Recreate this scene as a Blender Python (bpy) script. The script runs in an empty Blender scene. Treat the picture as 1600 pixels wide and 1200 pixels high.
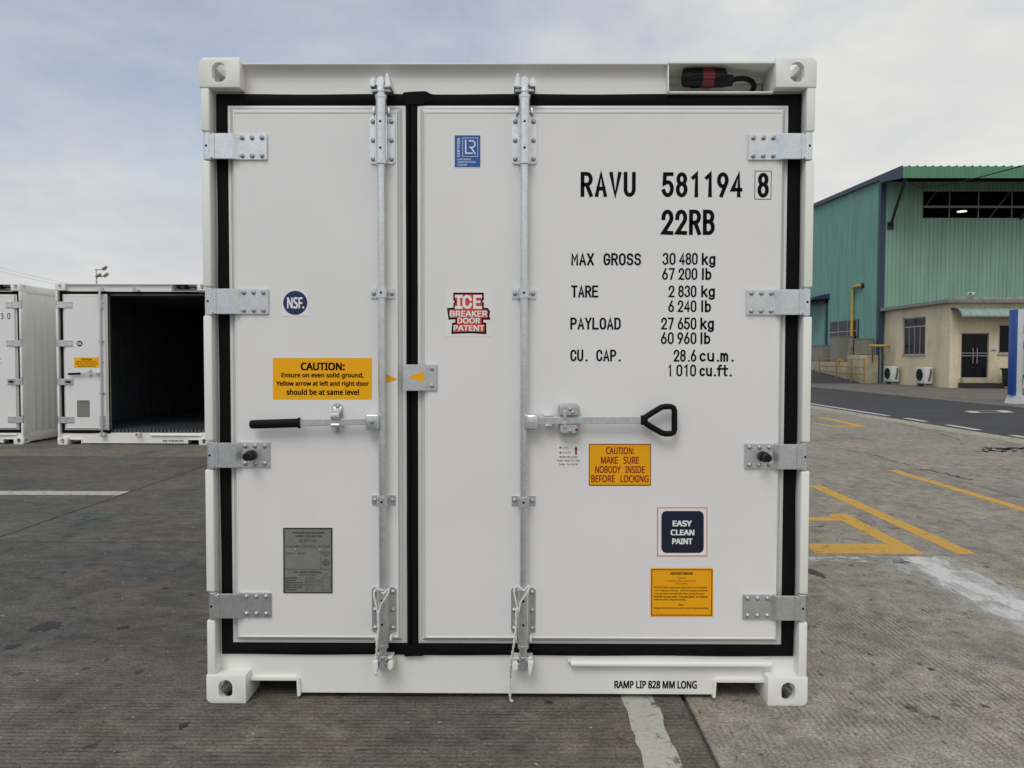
import bpy, bmesh, math, random
from mathutils import Vector, Matrix
import numpy as np
R = math.radians
random.seed(7)
scene = bpy.context.scene
C = scene.collection

# ------------------------------------------------------------------ camera
FPX, CX, CZ, CD, YAW, PITCH, ROLL = 1200.0, .0388, 1.405, 3.0673, -.0059, .0336, .0019
def cam_axes():
    cy, sy, cp, sp = math.cos(YAW), math.sin(YAW), math.cos(PITCH), math.sin(PITCH)
    f = Vector((sy*cp, cy*cp, -sp)); r = Vector((cy, -sy, 0)); u = r.cross(f)
    c, s = math.cos(ROLL), math.sin(ROLL)
    return c*r + s*u, -s*r + c*u, f
AX = cam_axes()
CAM = Vector((CX, -CD, CZ))
cam_d = bpy.data.cameras.new('camera'); cam = bpy.data.objects.new('camera', cam_d); C.objects.link(cam)
m = Matrix.Identity(4)
for i in range(3):
    m[i][0], m[i][1], m[i][2], m[i][3] = AX[0][i], AX[1][i], -AX[2][i], CAM[i]
cam.matrix_world = m
cam_d.sensor_fit = 'HORIZONTAL'; cam_d.sensor_width = 36; cam_d.lens = FPX/1600*36
cam_d.clip_end = 3000; cam_d.clip_start = .05
scene.camera = cam

def ray(px, py):
    return AX[0]*((px-800)/FPX) - AX[1]*((py-600)/FPX) + AX[2]
def W(px, py, Y=.028):                  # survey of the photograph: (X, Z) on an upright plane at distance Y
    d = ray(px, py); t = (Y-CAM.y)/d.y; p = CAM + t*d
    return p.x, p.z
def G(px, py, z=0):                     # survey: point on the ground
    d = ray(px, py); t = (z-CAM.z)/d.z; p = CAM + t*d
    return p.x, p.y

# ------------------------------------------------------------------ world, sun, exposure
SUN_EL, SUN_AZ = R(52), R(200)          # azimuth clockwise from +Y: behind the camera, a little to its left
w = bpy.data.worlds.new('World'); scene.world = w; w.use_nodes = True
nt = w.node_tree; N = nt.nodes; L = nt.links
for n in list(N): N.remove(n)
out = N.new('ShaderNodeOutputWorld'); bg = N.new('ShaderNodeBackground'); L.new(bg.outputs[0], out.inputs[0])
bg.inputs[1].default_value = .14
sky = N.new('ShaderNodeTexSky'); sky.sky_type = 'NISHITA'; sky.sun_disc = False
sky.sun_elevation = SUN_EL; sky.sun_rotation = SUN_AZ; sky.air_density = 1.0; sky.dust_density = 2.0; sky.ozone_density = 1.5
tc = N.new('ShaderNodeTexCoord')
# clouds drift on a flat layer overhead, so they shrink towards the horizon
sep = N.new('ShaderNodeSeparateXYZ'); L.new(tc.outputs['Generated'], sep.inputs[0])
zz = N.new('ShaderNodeMath'); zz.operation = 'MAXIMUM'; zz.inputs[1].default_value = 0.0; L.new(sep.outputs[2], zz.inputs[0])
za = N.new('ShaderNodeMath'); za.operation = 'ADD'; za.inputs[1].default_value = .22; L.new(zz.outputs[0], za.inputs[0])
dx = N.new('ShaderNodeMath'); dx.operation = 'DIVIDE'; L.new(sep.outputs[0], dx.inputs[0]); L.new(za.outputs[0], dx.inputs[1])
dy = N.new('ShaderNodeMath'); dy.operation = 'DIVIDE'; L.new(sep.outputs[1], dy.inputs[0]); L.new(za.outputs[0], dy.inputs[1])
cmb = N.new('ShaderNodeCombineXYZ'); L.new(dx.outputs[0], cmb.inputs[0]); L.new(dy.outputs[0], cmb.inputs[1])
cmb.inputs[2].default_value = 48.25
n1 = N.new('ShaderNodeTexNoise'); n1.inputs['Scale'].default_value = 1.25; n1.inputs['Detail'].default_value = 9; n1.inputs['Roughness'].default_value = .57
n1.inputs['Distortion'].default_value = .25
L.new(cmb.outputs[0], n1.inputs['Vector'])
cr = N.new('ShaderNodeValToRGB'); cr.color_ramp.elements[0].position = .34; cr.color_ramp.elements[1].position = .70
cr.color_ramp.elements[0].color = (.24, .24, .24, 1)
# the veil is denser towards the right (+X) than overhead and to the left
bank = N.new('ShaderNodeMapRange'); bank.inputs[1].default_value = -.9; bank.inputs[2].default_value = 1.1; bank.inputs[3].default_value = .0; bank.inputs[4].default_value = .30
L.new(dx.outputs[0], bank.inputs[0])
nb = N.new('ShaderNodeMath'); nb.operation = 'ADD'; L.new(n1.outputs[0], nb.inputs[0]); L.new(bank.outputs[0], nb.inputs[1])
L.new(nb.outputs[0], cr.inputs[0])
n2 = N.new('ShaderNodeTexNoise'); n2.inputs['Scale'].default_value = 2.3; n2.inputs['Detail'].default_value = 9; n2.inputs['Roughness'].default_value = .6; n2.inputs['Distortion'].default_value = .3
L.new(cmb.outputs[0], n2.inputs['Vector'])
cc = N.new('ShaderNodeValToRGB'); cc.color_ramp.elements[0].position = .36; cc.color_ramp.elements[1].position = 1.0
cc.color_ramp.elements[0].color = (4.35, 4.42, 4.68, 1); cc.color_ramp.elements[1].color = (5.75, 5.75, 5.45, 1)
nb2 = N.new('ShaderNodeMath'); nb2.operation = 'ADD'; L.new(n2.outputs[0], nb2.inputs[0]); L.new(bank.outputs[0], nb2.inputs[1]); L.new(nb2.outputs[0], cc.inputs[0])
# haze thickens the cloud veil low down
hz = N.new('ShaderNodeMapRange'); hz.inputs[1].default_value = .10; hz.inputs[2].default_value = .40; hz.interpolation_type = 'SMOOTHSTEP'; hz.inputs[3].default_value = 1; hz.inputs[4].default_value = 0
L.new(zz.outputs[0], hz.inputs[0])
mxm = N.new('ShaderNodeMath'); mxm.operation = 'MAXIMUM'; L.new(cr.outputs[0], mxm.inputs[0]); L.new(hz.outputs[0], mxm.inputs[1])
mix = N.new('ShaderNodeMix'); mix.data_type = 'RGBA'
L.new(mxm.outputs[0], mix.inputs[0]); L.new(sky.outputs[0], mix.inputs[6]); L.new(cc.outputs[0], mix.inputs[7])
L.new(mix.outputs[2], bg.inputs[0])

sd = bpy.data.lights.new('sun', 'SUN'); sun = bpy.data.objects.new('sun', sd); C.objects.link(sun)
sd.energy = 1.2; sd.angle = R(28); sd.color = (1, .98, .945)
sv = Vector((math.sin(SUN_AZ)*math.cos(SUN_EL), math.cos(SUN_AZ)*math.cos(SUN_EL), math.sin(SUN_EL)))
sun.rotation_euler = sv.to_track_quat('Z', 'Y').to_euler()
sun.location = sv*60

vs = scene.view_settings; vs.view_transform = 'Standard'; vs.look = 'None'; vs.exposure = 0.0; vs.gamma = 1; vs.use_curve_mapping = False
scene.render.engine = 'CYCLES'
scene.cycles.use_denoising = True
scene.cycles.max_bounces = 6; scene.cycles.diffuse_bounces = 3; scene.cycles.glossy_bounces = 3

# ------------------------------------------------------------------ materials
MATS = {}
def nodes_of(m):
    m.use_nodes = True
    return m.node_tree.nodes, m.node_tree.links, m.node_tree.nodes['Principled BSDF']
def mat(name, col, rough=.5, metal=0., var=.06, scale=6., bump=0., bscale=60., spec=.5, detail=4, col2=None, coords='Object'):
    """plain surface with uneven tone and a fine relief"""
    if name in MATS: return MATS[name]
    m = bpy.data.materials.new(name); n, l, b = nodes_of(m)
    t = n.new('ShaderNodeTexCoord'); no = n.new('ShaderNodeTexNoise')
    no.inputs['Scale'].default_value = scale; no.inputs['Detail'].default_value = detail; l.new(t.outputs[coords], no.inputs['Vector'])
    r = n.new('ShaderNodeValToRGB'); r.color_ramp.elements[0].position = .3; r.color_ramp.elements[1].position = .7
    c2 = col2 or tuple(min(1, c*(1+var)) for c in col); c1 = tuple(c*(1-var) for c in col) if col2 is None else col
    r.color_ramp.elements[0].color = (*c1, 1); r.color_ramp.elements[1].color = (*c2, 1)
    l.new(no.outputs[0], r.inputs[0]); l.new(r.outputs[0], b.inputs['Base Color'])
    mr = n.new('ShaderNodeMapRange'); mr.inputs[3].default_value = max(0, rough-.07); mr.inputs[4].default_value = min(1, rough+.07)
    l.new(no.outputs[0], mr.inputs[0]); l.new(mr.outputs[0], b.inputs['Roughness'])
    b.inputs['Metallic'].default_value = metal; b.inputs['Specular IOR Level'].default_value = spec
    if bump:
        nb = n.new('ShaderNodeTexNoise'); nb.inputs['Scale'].default_value = bscale; nb.inputs['Detail'].default_value = 3
        l.new(t.outputs[coords], nb.inputs['Vector'])
        bp = n.new('ShaderNodeBump'); bp.inputs['Strength'].default_value = bump; bp.inputs['Distance'].default_value = .004
        l.new(nb.outputs[0], bp.inputs['Height']); l.new(bp.outputs[0], b.inputs['Normal'])
    MATS[name] = m
    return m

mat('paint_frame', (.81, .815, .765), .38, var=.02, scale=3, bump=.10, bscale=35)
mat('paint_door', (.775, .772, .768), .30, var=.025, scale=1.7, bump=.05, bscale=9)
def door_paint():
    m = MATS['paint_door']; n, l, b = nodes_of(m); t = n.new('ShaderNodeTexCoord')
    base = b.inputs['Base Color'].links[0].from_socket
    def no(scale, det, stretch, lo, hi):
        mp = n.new('ShaderNodeMapping'); mp.inputs['Scale'].default_value = stretch; l.new(t.outputs['Object'], mp.inputs[0])
        x = n.new('ShaderNodeTexNoise'); x.inputs['Scale'].default_value = scale; x.inputs['Detail'].default_value = det; x.inputs['Roughness'].default_value = .7; l.new(mp.outputs[0], x.inputs['Vector'])
        r = n.new('ShaderNodeMapRange'); r.inputs[1].default_value = lo; r.inputs[2].default_value = hi; l.new(x.outputs[0], r.inputs[0]); return r.outputs[0]
    for src, k, c in ((no(3.2, 8, (1, 1, .35), .58, .80), .16, (.52, .51, .49)), (no(38, 3, (1, 1, 1), .76, .80), .35, (.40, .39, .37)), (no(16, 5, (.4, 1, 2.2), .70, .80), .06, (.45, .44, .42))):
        q = n.new('ShaderNodeMath'); q.operation = 'MULTIPLY'; l.new(src, q.inputs[0]); q.inputs[1].default_value = k
        x = n.new('ShaderNodeMix'); x.data_type = 'RGBA'; l.new(q.outputs[0], x.inputs[0]); l.new(base, x.inputs[6]); x.inputs[7].default_value = (*c, 1); base = x.outputs[2]
    l.new(base, b.inputs['Base Color'])
door_paint()
mat('door_trim', (.66, .68, .65), .45, var=.03, scale=5)
mat('sealant', (.80, .81, .78), .5)
mat('rubber', (.0045, .0045, .0055), .75, var=.2, scale=14, bump=.3, bscale=30, spec=.12)
mat('grip_rubber', (.005, .005, .005), .6, spec=.15)
mat('black_plastic', (.007, .007, .009), .5, spec=.25)
mat('red_plastic', (.16, .008, .012), .40)
mat('white_plastic', (.80, .81, .80), .35)
mat('ink_black', (.006, .006, .006), .6, spec=.06)
mat('ink_brown', (.20, .035, .012), .5, spec=.2)
mat('ink_darkred', (.22, .008, .012), .5, spec=.2)
mat('ink_white', (.82, .83, .84), .45)
mat('ink_grey', (.022, .022, .020), .5)
mat('vinyl_white', (.80, .80, .79), .32)
mat('vinyl_yellow', (.90, .43, .008), .45, var=.02, spec=.2)
mat('vinyl_amber', (.84, .38, .008), .45, var=.03, spec=.2)
mat('vinyl_blue', (.015, .10, .36), .35, var=.03)
mat('vinyl_navy', (.008, .018, .10), .33, var=.03)
mat('vinyl_navydark', (.006, .009, .032), .33, var=.03)
mat('vinyl_red', (.62, .055, .022), .35, var=.03)
mat('ink_orange', (.75, .16, .06), .4)
mat('bolt_steel', (.42, .43, .44), .42, metal=.75, var=.15, scale=90)
mat('plate_alu', (.24, .24, .215), .45, metal=.25, var=.08, scale=30)
mat('rope', (.72, .71, .67), .8, var=.08, scale=80)
mat('liner_shaded', (.075, .082, .09), .6, var=.15, scale=3)  # interior shade put into the colour; linings like this are pale
mat('door_edge', (.62, .55, .38), .5)
mat('hole_dark', (.004, .004, .004), .9, spec=.1)

def galv():
    m = bpy.data.materials.new('galvanised_steel'); n, l, b = nodes_of(m)
    t = n.new('ShaderNodeTexCoord')
    v = n.new('ShaderNodeTexVoronoi'); v.inputs['Scale'].default_value = 120; l.new(t.outputs['Object'], v.inputs['Vector'])
    no = n.new('ShaderNodeTexNoise'); no.inputs['Scale'].default_value = 22; no.inputs['Detail'].default_value = 6; l.new(t.outputs['Object'], no.inputs['Vector'])
    mx = n.new('ShaderNodeMix'); mx.data_type = 'FLOAT'; mx.inputs[0].default_value = .65
    bw = n.new('ShaderNodeRGBToBW'); l.new(v.outputs['Color'], bw.inputs[0])
    l.new(bw.outputs[0], mx.inputs[2]); l.new(no.outputs[0], mx.inputs[3])
    r = n.new('ShaderNodeValToRGB'); r.color_ramp.elements[0].position = .3; r.color_ramp.elements[1].position = .75
    r.color_ramp.elements[0].color = (.64, .67, .69, 1); r.color_ramp.elements[1].color = (.80, .82, .84, 1)
    l.new(mx.outputs[0], r.inputs[0]); l.new(r.outputs[0], b.inputs['Base Color'])
    mr = n.new('ShaderNodeMapRange'); mr.inputs[3].default_value = .30; mr.inputs[4].default_value = .40; l.new(mx.outputs[0], mr.inputs[0]); l.new(mr.outputs[0], b.inputs['Roughness'])
    b.inputs['Metallic'].default_value = .90
    bp = n.new('ShaderNodeBump'); bp.inputs['Strength'].default_value = .04; bp.inputs['Distance'].default_value = .001; l.new(no.outputs[0], bp.inputs['Height']); l.new(bp.outputs[0], b.inputs['Normal'])
    MATS['galv'] = m
galv()

def concrete(name, groove_axis, tint, groove=1.0, seedv=0., patch=(.30, .58), far=None):
    """weathered yard concrete: tine grooves, stains, oil spots, pale grit"""
    m = bpy.data.materials.new(name); n, l, b = nodes_of(m)
    g = n.new('ShaderNodeNewGeometry'); P = g.outputs['Position']
    def noise(scale, detail=5, rough=.55, stretch=None, off=0.):
        mp = n.new('ShaderNodeMapping'); l.new(P, mp.inputs[0]); mp.inputs['Location'].default_value = (seedv+off, seedv*1.7-off, off)
        if stretch: mp.inputs['Scale'].default_value = stretch
        x = n.new('ShaderNodeTexNoise'); x.inputs['Scale'].default_value = scale; x.inputs['Detail'].default_value = detail; x.inputs['Roughness'].default_value = rough
        l.new(mp.outputs[0], x.inputs['Vector']); return x.outputs[0]
    def ramp(src, p0, p1, c0=0., c1=1.):
        x = n.new('ShaderNodeMapRange'); x.inputs[1].default_value = p0; x.inputs[2].default_value = p1; x.inputs[3].default_value = c0; x.inputs[4].default_value = c1
        l.new(src, x.inputs[0]); return x.outputs[0]
    def mixc(fac, a, c, mode='MIX'):
        x = n.new('ShaderNodeMix'); x.data_type = 'RGBA'; x.blend_type = mode
        if isinstance(fac, float): x.inputs[0].default_value = fac
        else: l.new(fac, x.inputs[0])
        for s, v in ((6, a), (7, c)):
            if isinstance(v, tuple): x.inputs[s].default_value = (*v, 1)
            else: l.new(v, x.inputs[s])
        return x.outputs[2]
    def mul(a, c):
        x = n.new('ShaderNodeMath'); x.operation = 'MULTIPLY'
        for s, v in ((0, a), (1, c)):
            if isinstance(v, float): x.inputs[s].default_value = v
            else: l.new(v, x.inputs[s])
        return x.outputs[0]
    a, c2, c3 = tint
    st = (.75, 1, 1) if groove_axis == 'X' else (1, .75, 1)
    col = mixc(ramp(noise(.55, 6, .6), .38, .62), a, c2)
    col = mixc(ramp(noise(1.9, 6, .65, st, 4.), .45, .72), col, c3)
    if far:                             # brown near the doors gives way to darker grey further out
        sx_ = n.new('ShaderNodeSeparateXYZ'); l.new(P, sx_.inputs[0])
        q = n.new('ShaderNodeMath'); q.operation = 'MULTIPLY_ADD'; l.new(noise(1.1, 5, .6, None, 71.), q.inputs[0]); q.inputs[1].default_value = 2.4; l.new(sx_.outputs[1], q.inputs[2])
        grey = mixc(ramp(noise(1.4, 6, .65, st, 77.), .40, .66), far[1], far[0])
        col = mixc(ramp(q.outputs[0], 1.1, 2.1), col, grey)
    # rusty and greenish blooms
    col = mixc(mul(ramp(noise(2.6, 6, .7, st, 41.), .50, .70), .45), col, tuple(v*k for v, k in zip(a, (1.30, 1.02, .86))))
    col = mixc(mul(ramp(noise(2.1, 6, .7, st, 57.), .52, .72), .55), col, tuple(v*k for v, k in zip(a, (.80, .86, .80))))
    # fine speckle
    sp = ramp(noise(85, 3, .7), .25, .75, .36, 1.64)
    spc = n.new('ShaderNodeCombineColor'); [l.new(sp, spc.inputs[i]) for i in range(3)]
    col = mixc(1.0, col, spc.outputs[0], 'MULTIPLY')
    md = ramp(noise(9, 6, .75, st, 2.), .28, .72, .52, 1.48)
    mdc = n.new('ShaderNodeCombineColor'); [l.new(md, mdc.inputs[i]) for i in range(3)]
    col = mixc(1.0, col, mdc.outputs[0], 'MULTIPLY')
    # grooves: distorted stripes, present in patches only
    wv = n.new('ShaderNodeTexWave'); wv.wave_type = 'BANDS'; wv.bands_direction = 'Y' if groove_axis == 'X' else 'X'
    wv.inputs['Scale'].default_value = 11.5; wv.inputs['Distortion'].default_value = .9; wv.inputs['Detail'].default_value = 2; wv.inputs['Detail Scale'].default_value = .6
    l.new(P, wv.inputs['Vector'])
    gl = ramp(wv.outputs[1], .05, .42, 1., 0.)
    gp = mul(gl, ramp(noise(1.3, 5, .7, None, 9.), *patch))
    gp = mul(gp, ramp(noise(15, 4, .75, (.45, 1, 1) if groove_axis == 'X' else (1, .45, 1), 5.), .36, .58))
    gp = mul(gp, groove)
    col = mixc(mul(gp, .60), col, (.026, .025, .024))
    # dark spots and drips
    spots = ramp(noise(7.5, 6, .66, None, 13.), .625, .675)
    col = mixc(mul(spots, .75), col, (.030, .030, .031))
    big = ramp(noise(.9, 7, .68, None, 21.), .54, .64)
    col = mixc(mul(big, .50), col, tuple(v*.50 for v in c2))
    # short gouges along the grain and pitted holes
    go = ramp(noise(24, 4, .6, (.35, 1, 1) if groove_axis == 'X' else (1, .35, 1), 91.), .635, .675)
    col = mixc(mul(go, .72), col, (.028, .026, .024))
    pit = ramp(noise(48, 2, .5, None, 97.), .69, .73)
    col = mixc(mul(pit, .65), col, (.024, .023, .022))
    # pale chips
    ch = ramp(noise(30, 2, .5, None, 33.), .715, .75)
    col = mixc(mul(ch, .7), col, (.45, .44, .40))
    l.new(col, b.inputs['Base Color'])
    b.inputs['Roughness'].default_value = .82; b.inputs['Specular IOR Level'].default_value = .3
    h = n.new('ShaderNodeMath'); h.operation = 'SUBTRACT'; l.new(mul(noise(60, 5, .7, None, 3.), .6), h.inputs[0]); l.new(mul(gp, 1.0), h.inputs[1])
    bp = n.new('ShaderNodeBump'); bp.inputs['Strength'].default_value = .55; bp.inputs['Distance'].default_value = .006
    l.new(h.outputs[0], bp.inputs['Height']); l.new(bp.outputs[0], b.inputs['Normal'])
    MATS[name] = m
BROWN = ((.140, .121, .098), (.112, .101, .086), (.172, .146, .118))
GREY = ((.112, .107, .094), (.080, .080, .075), (.140, .124, .102))
PALE = ((.270, .246, .208), (.215, .202, .178), (.300, .266, .216))
FAR = ((.165, .150, .128), (.130, .122, .108), (.19, .168, .138))
concrete('concrete_across', 'X', BROWN, 1.0, 0., far=GREY)
concrete('concrete_across_grey', 'X', GREY, .8, 3.)
concrete('concrete_along', 'Y', PALE, .9, 7., (.46, .62))
concrete('concrete_far', 'X', FAR, .3, 12.)
concrete('concrete_edging', 'Y', ((.36, .335, .27), (.30, .28, .235), (.38, .35, .28)), .1, 2.)

def worn(name, paint, lo, hi, band=None):
    """road paint worn through to the ground in patches; band (centre x, half width) lets a stripe fade out sideways"""
    m = bpy.data.materials.new(name); n, l, b = nodes_of(m)
    g = n.new('ShaderNodeNewGeometry')
    a = n.new('ShaderNodeTexNoise'); a.inputs['Scale'].default_value = 9; a.inputs['Detail'].default_value = 8; a.inputs['Roughness'].default_value = .72; a.inputs['Distortion'].default_value = .6
    l.new(g.outputs['Position'], a.inputs['Vector']); src = a.outputs[0]
    if band:
        mp = n.new('ShaderNodeMapping'); mp.inputs['Scale'].default_value = (1, .4, 1); l.new(g.outputs['Position'], mp.inputs[0]); l.new(mp.outputs[0], a.inputs['Vector'])
        sp = n.new('ShaderNodeSeparateXYZ'); l.new(g.outputs['Position'], sp.inputs[0])
        d = n.new('ShaderNodeMath'); d.operation = 'SUBTRACT'; l.new(sp.outputs[0], d.inputs[0]); d.inputs[1].default_value = band[0]
        ab = n.new('ShaderNodeMath'); ab.operation = 'ABSOLUTE'; l.new(d.outputs[0], ab.inputs[0])
        q = n.new('ShaderNodeMath'); q.operation = 'MULTIPLY_ADD'; l.new(ab.outputs[0], q.inputs[0]); q.inputs[1].default_value = .34/band[1]; l.new(src, q.inputs[2]); src = q.outputs[0]
    r = n.new('ShaderNodeMapRange'); r.inputs[1].default_value = lo; r.inputs[2].default_value = hi; l.new(src, r.inputs[0])
    c = n.new('ShaderNodeTexNoise'); c.inputs['Scale'].default_value = 45; c.inputs['Detail'].default_value = 4; l.new(g.outputs['Position'], c.inputs['Vector'])
    k = n.new('ShaderNodeMix'); k.data_type = 'RGBA'; k.inputs[6].default_value = (*[x*.66 for x in paint], 1); k.inputs[7].default_value = (*[min(1, x*1.15) for x in paint], 1); l.new(c.outputs[0], k.inputs[0])
    l.new(k.outputs[2], b.inputs['Base Color']); b.inputs['Roughness'].default_value = .75; b.inputs['Specular IOR Level'].default_value = .3
    t = n.new('ShaderNodeBsdfTransparent'); mx = n.new('ShaderNodeMixShader'); l.new(r.outputs[0], mx.inputs[0]); l.new(b.outputs[0], mx.inputs[1]); l.new(t.outputs[0], mx.inputs[2])
    l.new(mx.outputs[0], n['Material Output'].inputs[0])
    MATS[name] = m
worn('paint_yellow', (.58, .34, .060), .57, .68)
worn('paint_white_line', (.46, .46, .40), .56, .66)
worn('paint_road_white', (.55, .55, .55), .64, .74)
worn('paint_ghost', (.60, .61, .60), .52, .82, (2.86, .34))
worn('paint_ghost_thin', (.50, .51, .50), .42, .55)

def asphalt():
    m = bpy.data.materials.new('asphalt'); n, l, b = nodes_of(m); g = n.new('ShaderNodeNewGeometry')
    a = n.new('ShaderNodeTexNoise'); a.inputs['Scale'].default_value = 70; a.inputs['Detail'].default_value = 3
    c = n.new('ShaderNodeTexNoise'); c.inputs['Scale'].default_value = .7; c.inputs['Detail'].default_value = 6
    for x in (a, c): l.new(g.outputs['Position'], x.inputs['Vector'])
    r = n.new('ShaderNodeValToRGB'); r.color_ramp.elements[0].color = (.030, .030, .034, 1); r.color_ramp.elements[1].color = (.082, .082, .086, 1); r.color_ramp.elements[0].position = .2; r.color_ramp.elements[1].position = .85
    ad = n.new('ShaderNodeMix'); ad.data_type = 'FLOAT'; ad.inputs[0].default_value = .45; l.new(a.outputs[0], ad.inputs[2]); l.new(c.outputs[0], ad.inputs[3])
    l.new(ad.outputs[0], r.inputs[0]); l.new(r.outputs[0], b.inputs['Base Color']); b.inputs['Roughness'].default_value = .85; b.inputs['Specular IOR Level'].default_value = .25
    bp = n.new('ShaderNodeBump'); bp.inputs['Strength'].default_value = .5; bp.inputs['Distance'].default_value = .01; l.new(a.outputs[0], bp.inputs['Height']); l.new(bp.outputs[0], b.inputs['Normal'])
    MATS['asphalt'] = m
asphalt()

def sheet_metal(name, c, streak=.16):
    """painted cladding with rain streaks"""
    m = bpy.data.materials.new(name); n, l, b = nodes_of(m); g = n.new('ShaderNodeNewGeometry')
    mp = n.new('ShaderNodeMapping'); mp.inputs['Scale'].default_value = (1.2, 1.2, .12); l.new(g.outputs['Position'], mp.inputs[0])
    a = n.new('ShaderNodeTexNoise'); a.inputs['Scale'].default_value = 2.2; a.inputs['Detail'].default_value = 7; a.inputs['Roughness'].default_value = .65; l.new(mp.outputs[0], a.inputs['Vector'])
    r = n.new('ShaderNodeValToRGB'); r.color_ramp.elements[0].position = .3; r.color_ramp.elements[1].position = .7
    r.color_ramp.elements[0].color = (*[x*(1-streak) for x in c], 1); r.color_ramp.elements[1].color = (*[x*(1+streak) for x in c], 1)
    l.new(a.outputs[0], r.inputs[0]); l.new(r.outputs[0], b.inputs['Base Color']); b.inputs['Roughness'].default_value = .5
    MATS[name] = m
sheet_metal('clad_green', (.215, .37, .28)); sheet_metal('clad_teal', (.165, .345, .305)); sheet_metal('clad_fascia', (.095, .26, .145), .1)
sheet_metal('flash_blue', (.028, .045, .085)); sheet_metal('awning_green', (.27, .36, .30))
sheet_metal('pipe_yellow', (.50, .34, .07)); sheet_metal('rail_yellow', (.30, .165, .035), .4); sheet_metal('cabinet_grey', (.22, .215, .17), .2)
sheet_metal('trim_grey', (.20, .20, .19), .15)
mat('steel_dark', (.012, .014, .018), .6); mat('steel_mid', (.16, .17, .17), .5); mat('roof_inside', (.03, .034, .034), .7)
mat('glass_dark', (.006, .008, .010), .16, spec=.16, var=.2); mat('frame_alu', (.34, .34, .35), .4, metal=.4)
mat('ac_white', (.62, .63, .61), .5, var=.06, scale=9); mat('bin_green', (.012, .022, .018), .5)
mat('sign_blue', (.010, .065, .30), .4); mat('sign_white', (.55, .56, .57), .45, var=.08); mat('sign_yellow', (.50, .42, .16), .45); mat('sign_red', (.42, .02, .03), .45)
mat('plinth', (.40, .35, .24), .8, var=.2, scale=2.5, bump=.3, bscale=14); mat('rust', (.17, .06, .02), .8, var=.3)
mat('soil_black', (.008, .008, .008), .9); mat('mast_grey', (.42, .43, .42), .5); mat('mast_lamp', (.30, .27, .12), .5)
mat('tar', (.016, .016, .018), .55, var=.2, scale=20); mat('tar_blue', (.03, .05, .075), .7); mat('paint_spill_green', (.05, .085, .055), .7, var=.3, scale=40); mat('cable_black', (.007, .007, .008), .6, spec=.2)
def tiles():
    m = bpy.data.materials.new('wall_tiles'); n, l, b = nodes_of(m)
    t = n.new('ShaderNodeTexCoord')
    uv = n.new('ShaderNodeUVMap'); br = n.new('ShaderNodeTexBrick'); br.offset = 0; l.new(uv.outputs[0], br.inputs['Vector'])
    br.inputs['Color1'].default_value = (.74, .64, .43, 1); br.inputs['Color2'].default_value = (.70, .605, .41, 1); br.inputs['Mortar'].default_value = (.60, .51, .345, 1)
    br.inputs['Scale'].default_value = 1; br.inputs['Mortar Size'].default_value = .012; br.inputs['Brick Width'].default_value = .24; br.inputs['Row Height'].default_value = .13
    no = n.new('ShaderNodeTexNoise'); no.inputs['Scale'].default_value = 1.1; no.inputs['Detail'].default_value = 8; no.inputs['Roughness'].default_value = .65
    g = n.new('ShaderNodeNewGeometry'); mp = n.new('ShaderNodeMapping'); mp.inputs['Scale'].default_value = (1, 1, .35); l.new(g.outputs['Position'], mp.inputs[0]); l.new(mp.outputs[0], no.inputs['Vector'])
    r = n.new('ShaderNodeMapRange'); r.inputs[1].default_value = .45; r.inputs[2].default_value = .75; r.inputs[4].default_value = .7; l.new(no.outputs[0], r.inputs[0])
    mx = n.new('ShaderNodeMix'); mx.data_type = 'RGBA'; l.new(r.outputs[0], mx.inputs[0]); l.new(br.outputs[0], mx.inputs[6]); mx.inputs[7].default_value = (.36, .30, .205, 1)
    l.new(mx.outputs[2], b.inputs['Base Color']); b.inputs['Roughness'].default_value = .45
    bp = n.new('ShaderNodeBump'); bp.inputs['Strength'].default_value = .4; bp.inputs['Distance'].default_value = .01; bp.invert = True; l.new(br.outputs[1], bp.inputs['Height']); l.new(bp.outputs[0], b.inputs['Normal'])
    MATS['wall_tiles'] = m
tiles()

# ------------------------------------------------------------------ mesh helpers
def new(): return bmesh.new()
def box(bm, x0, x1, y0, y1, z0, z1, bev=0, seg=2):
    M = Matrix.Translation(((x0+x1)/2, (y0+y1)/2, (z0+z1)/2)) @ Matrix.Diagonal((abs(x1-x0), abs(y1-y0), abs(z1-z0), 1))
    r = bmesh.ops.create_cube(bm, size=1, matrix=M)
    if bev:
        es = list({e for v in r['verts'] for e in v.link_edges})
        bmesh.ops.bevel(bm, geom=es, offset=bev, segments=seg, affect='EDGES', profile=.5)
def cyl(bm, p0, p1, r0, r1=None, n=16):
    p0, p1 = Vector(p0), Vector(p1); d = p1-p0
    M = Matrix.Translation((p0+p1)/2) @ d.to_track_quat('Z', 'Y').to_matrix().to_4x4()
    bmesh.ops.create_cone(bm, cap_ends=True, segments=n, radius1=r0, radius2=r0 if r1 is None else r1, depth=d.length, matrix=M)
def prism(bm, pts, axis, a, b):
    """polygon (u, v) pushed along an axis: X -> (y, z), Y -> (x, z), Z -> (x, y)"""
    def P(u, v, t): return {'X': (t, u, v), 'Y': (u, t, v), 'Z': (u, v, t)}[axis]
    A = [bm.verts.new(P(u, v, a)) for u, v in pts]; B = [bm.verts.new(P(u, v, b)) for u, v in pts]
    fs = [bm.faces.new(A), bm.faces.new(B[::-1])]
    for i in range(len(pts)):
        j = (i+1) % len(pts); fs.append(bm.faces.new((A[j], A[i], B[i], B[j])))
    bmesh.ops.recalc_face_normals(bm, faces=fs)
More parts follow.
